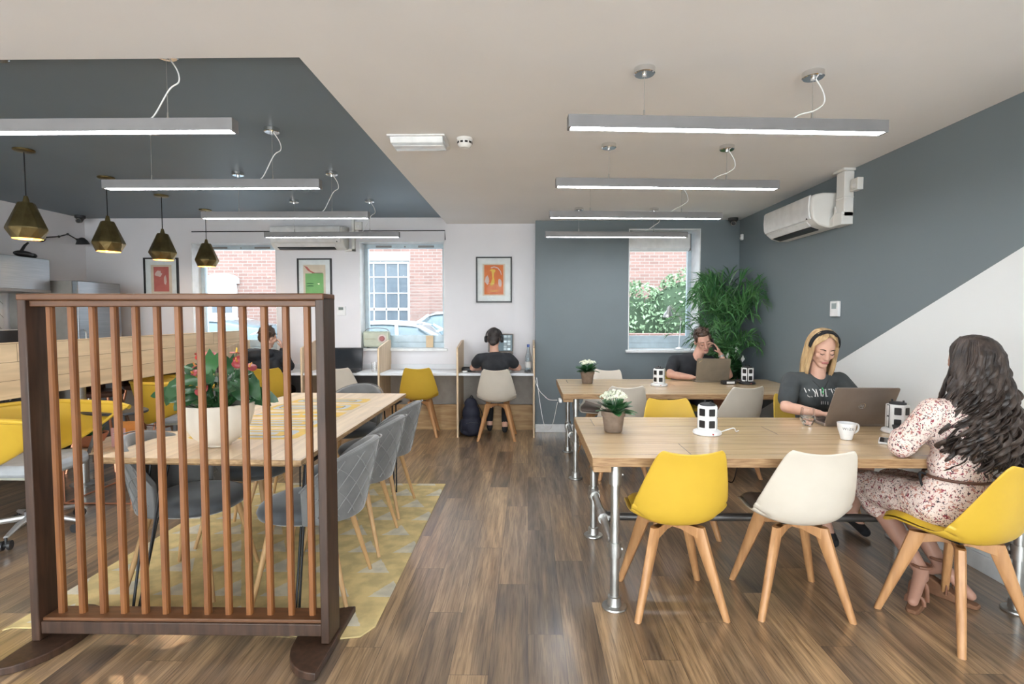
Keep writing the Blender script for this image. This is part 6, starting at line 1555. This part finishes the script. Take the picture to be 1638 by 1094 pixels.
# --- woman with long dark hair, seen from behind
J = dict(pelvis=(1.93, 2.42, .55), waist=(1.945, 2.43, .715), chest=(1.975, 2.455, .885), neck=(2.0, 2.465, 1.01), shL=(1.815, 2.425, .965), shR=(2.145, 2.515, .965),
         elL=(1.735, 2.50, .80), wrL=(1.915, 2.745, .80), elR=(2.22, 2.66, .80), wrR=(2.09, 2.85, .79), hipL=(1.85, 2.42, .54), hipR=(2.02, 2.46, .54), knL=(1.80, 2.84, .50), knR=(1.95, 2.87, .50),
         anL=(1.92, 2.60, .155), anR=(2.06, 2.67, .16), toL=(1.815, 2.505, .055), toR=(2.13, 2.56, .055))
J['head'] = headm((2.035, 2.495, 1.185), 18, -16, 0, .98)
t, bs = person('woman in a floral dress with very long dark curly hair, seen from behind', J, .95, 'skin_b' if 0 else 'skin', True, hands=[
    dict(wr=J['wrL'], d=(.42, .86, .12), n=(.65, -.2, -.7), s_=(.2, .3, .9), curl=(35, 45, 30), k=.95),
    dict(wr=J['wrR'], d=(-.75, .3, .1), n=(0, -.2, -1), s_=(-.2, .9, .4), curl=(30, 40, 30), k=.95)])
t.children[0].data.materials[0] = M['skin_b']
b = B(); torso(b, J, .95, .014, fem=True)
for s_ in 'LR':
    b.cap(J['sh'+s_], J['el'+s_], .064, .058); b.cap(J['el'+s_], Vector(J['el'+s_]).lerp(Vector(J['wr'+s_]), .55), .056, .058); b.cap(Vector(J['el'+s_]).lerp(Vector(J['wr'+s_]), .55), Vector(J['el'+s_]).lerp(Vector(J['wr'+s_]), .88), .054, .033)
b.cap(J['chest'], Vector(J['neck'])-Vector((0, 0, .045)), .10, .055)
o = wear(t, bs, b, 'dress_bodice', 'dress', .009, 4); roughen(o, .004, 22)
b = B(); torso(b, J, .97, .018, ('pelvis',))
for s_ in 'LR': b.cap(J['hip'+s_], Vector(J['hip'+s_]).lerp(Vector(J['kn'+s_]), 1.02), .104, .083)
b.cap(Vector(J['hipL']).lerp(Vector(J['hipR']), .5), Vector(J['knL']).lerp(Vector(J['knR']), .5), .10, .07); b.cap(J['knL'], Vector(J['knL']).lerp(Vector(J['anL']), .22), .082, .078); b.cap(J['knR'], Vector(J['knR']).lerp(Vector(J['anR']), .2), .08, .076)
b.ell(Vector(J['pelvis'])+Vector((0, 0, .08)), (.145, .115, .08))
o = wear(t, bs, b, 'dress_skirt', 'dress', .010, 4); roughen(o, .005, 18)
bl = B(); c_ = Vector(J['waist'])+Vector((0, 0, -.035)); bm_ = frame_m(c_, (.97, .26, 0), (0, 0, 1)); bl.tube([bm_ @ Vector(((.140)*cos(a), (.124)*sin(a), 0)) for a in [2*pi*k/40 for k in range(41)]], .0065, 8, flat=1.)
shift(bl.obj('belt', 'brownleather', t), bs)
kb = B(); p = bm_ @ Vector((-.13, .045, 0)); kb.tube(catmull([tuple(p), tuple(p+Vector((-.03, .0, .01))), tuple(p+Vector((-.025, .0, -.03))), tuple(p+Vector((-.01, 0, -.07)))], 5), .005, 8); shift(kb.obj('belt_tie', 'blackcloth', t), bs)
for s_ in 'LR':
    an, to = Vector(J['an'+s_]), Vector(J['to'+s_]); d_ = (to-an); d_.z = 0; d_.normalize(); sd_ = Vector((-d_.y, d_.x, 0)); heel = an-d_*.035
    w_ = B(); pts = []
    for (q, zt, zb, hw_) in ((-.06, .088, 0, .018), (-.03, .084, 0, .026), (.03, .058, 0, .028), (.09, .030, 0, .031), (.145, .022, .001, .028), (.165, .020, .002, .018)):
        c = Vector((an.x, an.y, 0))+d_*q; pts += [c-sd_*hw_+Vector((0, 0, zb)), c+sd_*hw_+Vector((0, 0, zb)), c+sd_*hw_+Vector((0, 0, zt)), c-sd_*hw_+Vector((0, 0, zt))]
    fs = [(3, 2, 1, 0), (20, 21, 22, 23)]+[(4*i+k, 4*i+(k+1) % 4, 4*i+4+(k+1) % 4, 4*i+4+k) for i in range(5) for k in range(4)]
    w_.add(pts, fs); sole = shift(w_.obj('wedge_sandal', 'cork', t, bevel=.006), bs)
    st = B()
    for q, z_ in ((.105, .060), (.045, .105)):
        c = Vector((an.x, an.y, 0))+d_*q; st.tube(catmull([tuple(c-sd_*.036+Vector((0, 0, .03))), tuple(c-sd_*.03+Vector((0, 0, z_))), tuple(c+Vector((0, 0, z_+.014))), tuple(c+sd_*.03+Vector((0, 0, z_))), tuple(c+sd_*.036+Vector((0, 0, .03)))], 4), .009, 8, flat=.4, up=tuple(d_))
    st.tube([an+Vector((0, 0, .03))+(d_*cos(a)+sd_*sin(a))*.039 for a in [2*pi*k/20 for k in range(21)]], .008, 8)
    sp2 = st.obj('sandal_strap', 'sandal', sole); sp2.data.transform(Matrix.Translation(-bs))
m_ = J['head']
def curly(a, r, f):
    c, s_ = cos(a), sin(a); ln = -.46+r.uniform(-.05, .06); pts = [(.004*c, .0, .128), (.055*c, -.01+.06*s_, .112)]
    am = r.uniform(.014, .034); ph = r.uniform(0, 6.28); fr = r.uniform(38, 62); lay = r.uniform(.82, 1.10)
    n_ = 26
    for j in range(n_):
        q = j/(n_-1); z = .05+(ln-.05)*q; rx = (.092+.105*min(1, q*1.25)**.9-.02*max(0, q-.8)*5)*lay; ry = (.100+.012*q)*lay
        w = am*min(1.25, q*1.9); cy = -.018-.045*q; yy = cy+ry*s_*(.9 if s_ < 0 else .75*(1-q*.6))
        pts.append((rx*c+w*cos(fr*z+ph), yy+w*.8*sin(fr*z+ph), z))
    return pts
MB_ = m_ @ Matrix.Rotation(R(16), 4, 'X')
b = hair_locks(MB_, 200, curly, .0115, 11, 38, -218, 6); r = random.Random(15)
for extra in range(200):
    a = R(38-256*r.random()); pts = catmull(curly(a, r, 0), 3); n_ = len(pts); rr = r.uniform(.0012, .0035)
    b.tube([MB_ @ p for p in pts], [rr*(1-.8*j/n_) for j in range(n_)], 5)
# the lock that swings forward over her left shoulder
for i in range(26):
    a = R(168+r.uniform(-16, 16)); ph = r.uniform(0, 6.28); w = r.uniform(.010, .018)
    pts = [(-.03, .03, .118), (-.072, .035+.01*r.random(), .07), (-.088, .03, .0)]+[(-.088-.030*q-.02*q*r.random()+w*cos(9*q+ph)*q*1.2, .03+.045*q+w*sin(9*q+ph)*q, -.02-.26*q) for q in [k/8 for k in range(1, 9)]]
    b.tube([MB_ @ p for p in catmull(pts, 4)], [.007*(1-.8*(j/44)) if i < 18 else .002 for j in range(len(catmull(pts, 4)))], 6)
cr = B(); cr.ell((0, -.024, .040), (.086, .098, .088), mx=MB_); cr.ell((0, -.055, -.09), (.098, .070, .14), mx=MB_); cr.ell((.0, -.075, -.25), (.135, .062, .16), mx=MB_)
cr.ell((0, -.01, .06), (.080, .088, .072), mx=MB_)
b.add(cr.v, cr.f)
shift(b.obj('hair', 'hair_dark', t, ang=80), bs)
t = thing('phone', 'black phone held by the woman in the floral dress', 'phone', (1.985, 2.865, .79), R(-25)); ph_ = B().prism(rrect(.070, .145, .01), -.004, .004, 'XY', Matrix.Rotation(R(12), 4, 'X')).obj('phone_body', 'black_pl', t, bevel=.001)
t = thing('phone', 'white phone lying on the front pine table edge beside the floral sleeve', 'phone', (1.875, 2.815, .741), R(-35)); B().prism(rrect(.072, .15, .012), 0, .009, 'XY').obj('phone_body', 'white', t, bevel=.002)
B().prism(rrect(.062, .13, .008), .009, .0098, 'XY').obj('phone_screen', 'screen_off', t, smooth=False)

# --- headphone wearer at the wall desk
J = dict(pelvis=(-.36, 6.09, .55), waist=(-.365, 6.10, .70), chest=(-.38, 6.135, .845), neck=(-.39, 6.165, .965), shL=(-.555, 6.14, .905), shR=(-.215, 6.14, .905),
         elL=(-.645, 6.225, .795), wrL=(-.50, 6.39, .78), elR=(-.115, 6.225, .795), wrR=(-.23, 6.39, .78), hipL=(-.45, 6.10, .54), hipR=(-.27, 6.10, .54), knL=(-.46, 6.46, .50), knR=(-.27, 6.46, .50),
         anL=(-.46, 6.36, .105), anR=(-.275, 6.27, .105), toL=(-.47, 6.48, .04), toR=(-.275, 6.41, .04))
J['head'] = headm((-.395, 6.195, 1.135), -3, -8, 0, .98)
t, bs = person('person in a black t-shirt and headphones working at the wall desk', J, .98, 'skin', True, hands=[
    dict(wr=J['wrL'], d=(.5, .8, 0), n=(0, 0, -1), s_=(.8, -.5, 0), curl=(15, 25, 18), k=.92), dict(wr=J['wrR'], d=(-.3, .9, 0), n=(0, 0, -1), s_=(-.9, -.3, 0), curl=(15, 25, 18), k=.92)])
b = B(); torso(b, J, .98, .014, ('waist', 'chest'), True); b.ell((0, 0, .03), (.165, .120, .10), mx=frame_m(J['pelvis'], (1, 0, 0), (0, 0, 1))); sleeve(b, J, 'L', .48, .014); sleeve(b, J, 'R', .48, .014)
wear(t, bs, b, 'tshirt', 'tee_black')
b = B(); b.ell((0, 0, 0), (.178, .125, .11), mx=frame_m(J['pelvis'], (1, 0, 0), (0, 0, 1)))
for s_ in 'LR': b.cap(J['hip'+s_], J['kn'+s_], .090, .062); b.cap(J['kn'+s_], Vector(J['kn'+s_]).lerp(Vector(J['an'+s_]), .88), .060, .042)
wear(t, bs, b, 'leggings', 'blackcloth', .012); lowerleg_shoes(t, bs, J, 'blackcloth', .95)
m_ = J['head']; b = B(); b.ell((0, -.022, .045), (.080, .099, .088), mx=m_); b.ell((0, -.045, -.012), (.074, .072, .068), mx=m_); b.ell((0, -.098, -.06), (.040, .032, .034), mx=m_)
for s_ in (-1, 1): b.ell((s_*.06, .01, .06), (.022, .05, .05), mx=m_)
o = wear(t, bs, b, 'hair', 'hair_black', .006, 2); roughen(o, .0018, 60)
t = thing('headphones', 'black over ear headphones worn by the person at the wall desk', 'headphones', (-.395, 6.195, 1.135), R(-3))
B().tube([(.094*cos(R(a)), 0, .03+.090*sin(R(a))) for a in range(-12, 193, 8)], .009, 8, flat=.7).obj('headband', 'black_pl', t)
for s_ in (-1, 1):
    B().lathe([(0, .036), (.030, .034), (.040, .024), (.042, .010), (.036, 0), (0, 0)], seg=24, mx=Matrix.Translation((s_*.076, 0, -.005)) @ Matrix.Rotation(R(90*s_), 4, 'Y')).obj('ear_cup', 'black_pl', t)

# --- person in dark hooded jacket on the far left
J = dict(pelvis=(-3.0, 6.20, .55), waist=(-3.02, 6.20, .71), chest=(-3.07, 6.205, .865), neck=(-3.06, 6.22, .985), shL=(-3.25, 6.19, .945), shR=(-2.90, 6.22, .92),
         elL=(-3.37, 6.34, .80), wrL=(-3.18, 6.42, .785), elR=(-2.85, 6.35, .80), wrR=(-2.925, 6.335, 1.015), hipL=(-3.10, 6.20, .54), hipR=(-2.90, 6.20, .54), knL=(-3.13, 6.46, .50), knR=(-2.90, 6.46, .50),
         anL=(-3.12, 6.38, .105), anR=(-2.88, 6.38, .105), toL=(-3.12, 6.49, .04), toR=(-2.88, 6.49, .04))
J['head'] = headm((-3.045, 6.235, 1.145), -28, -14, 5, 1.0)
t, bs = person('person in a dark hooded jacket hunched at the left end of the wall desk', J, 1.02, 'skin', hands=[
    dict(wr=J['wrL'], d=(.8, .3, 0), n=(0, 0, -1), s_=(.3, -.8, 0), curl=(15, 25, 18)), dict(wr=J['wrR'], d=(-.25, -.05, .95), n=(-.9, -.2, -.2), s_=(.1, -1, 0), curl=((40, 60, 35),)*4)])
b = B(); torso(b, J, 1.02, .022, ('waist', 'chest')); b.ell((0, 0, .03), (.18, .13, .11), mx=frame_m(J['pelvis'], (1, 0, 0), (0, 0, 1)))
for s_ in 'LR': b.cap(J['sh'+s_], J['el'+s_], .072, .060); b.cap(J['el'+s_], Vector(J['el'+s_]).lerp(Vector(J['wr'+s_]), .9), .058, .042)
b.ell((-3.13, 6.09, .955), (.12, .055, .065)); b.ell((-3.03, 6.12, .98), (.09, .05, .05)); b.cap((-3.22, 6.12, .93), (-2.98, 6.12, .96), .05, .045)
b.cap((-2.93, 6.15, .85), (-2.90, 6.14, .55), .06, .05)
o = wear(t, bs, b, 'hooded_jacket', 'hood', .010, 3); roughen(o, .005, 20)
b = B(); b.ell((0, 0, 0), (.182, .13, .112), mx=frame_m(J['pelvis'], (1, 0, 0), (0, 0, 1)))
for s_ in 'LR': b.cap(J['hip'+s_], J['kn'+s_], .095, .068); b.cap(J['kn'+s_], J['an'+s_], .067, .052)
wear(t, bs, b, 'trousers', 'blackcloth', .012); lowerleg_shoes(t, bs, J, 'blackcloth')
m_ = J['head']; b = B(); b.ell((0, -.030, .050), (.086, .098, .088), mx=m_); b.ell((0, -.055, -.012), (.074, .06, .065), mx=m_)
r = random.Random(5)
for i in range(90):
    v = Vector((r.gauss(0, 1), r.gauss(-.4, 1), r.gauss(.4, .8))).normalized(); p = Vector((v.x*.078, -.03+v.y*.088, .045+v.z*.080)); b.cap(p, p+v*.018+Vector((r.uniform(-.01, .01),)*3), .011, .004, 8, mx=m_)
o = wear(t, bs, b, 'hair', 'hair_brown', .006, 1); roughen(o, .003, 60)
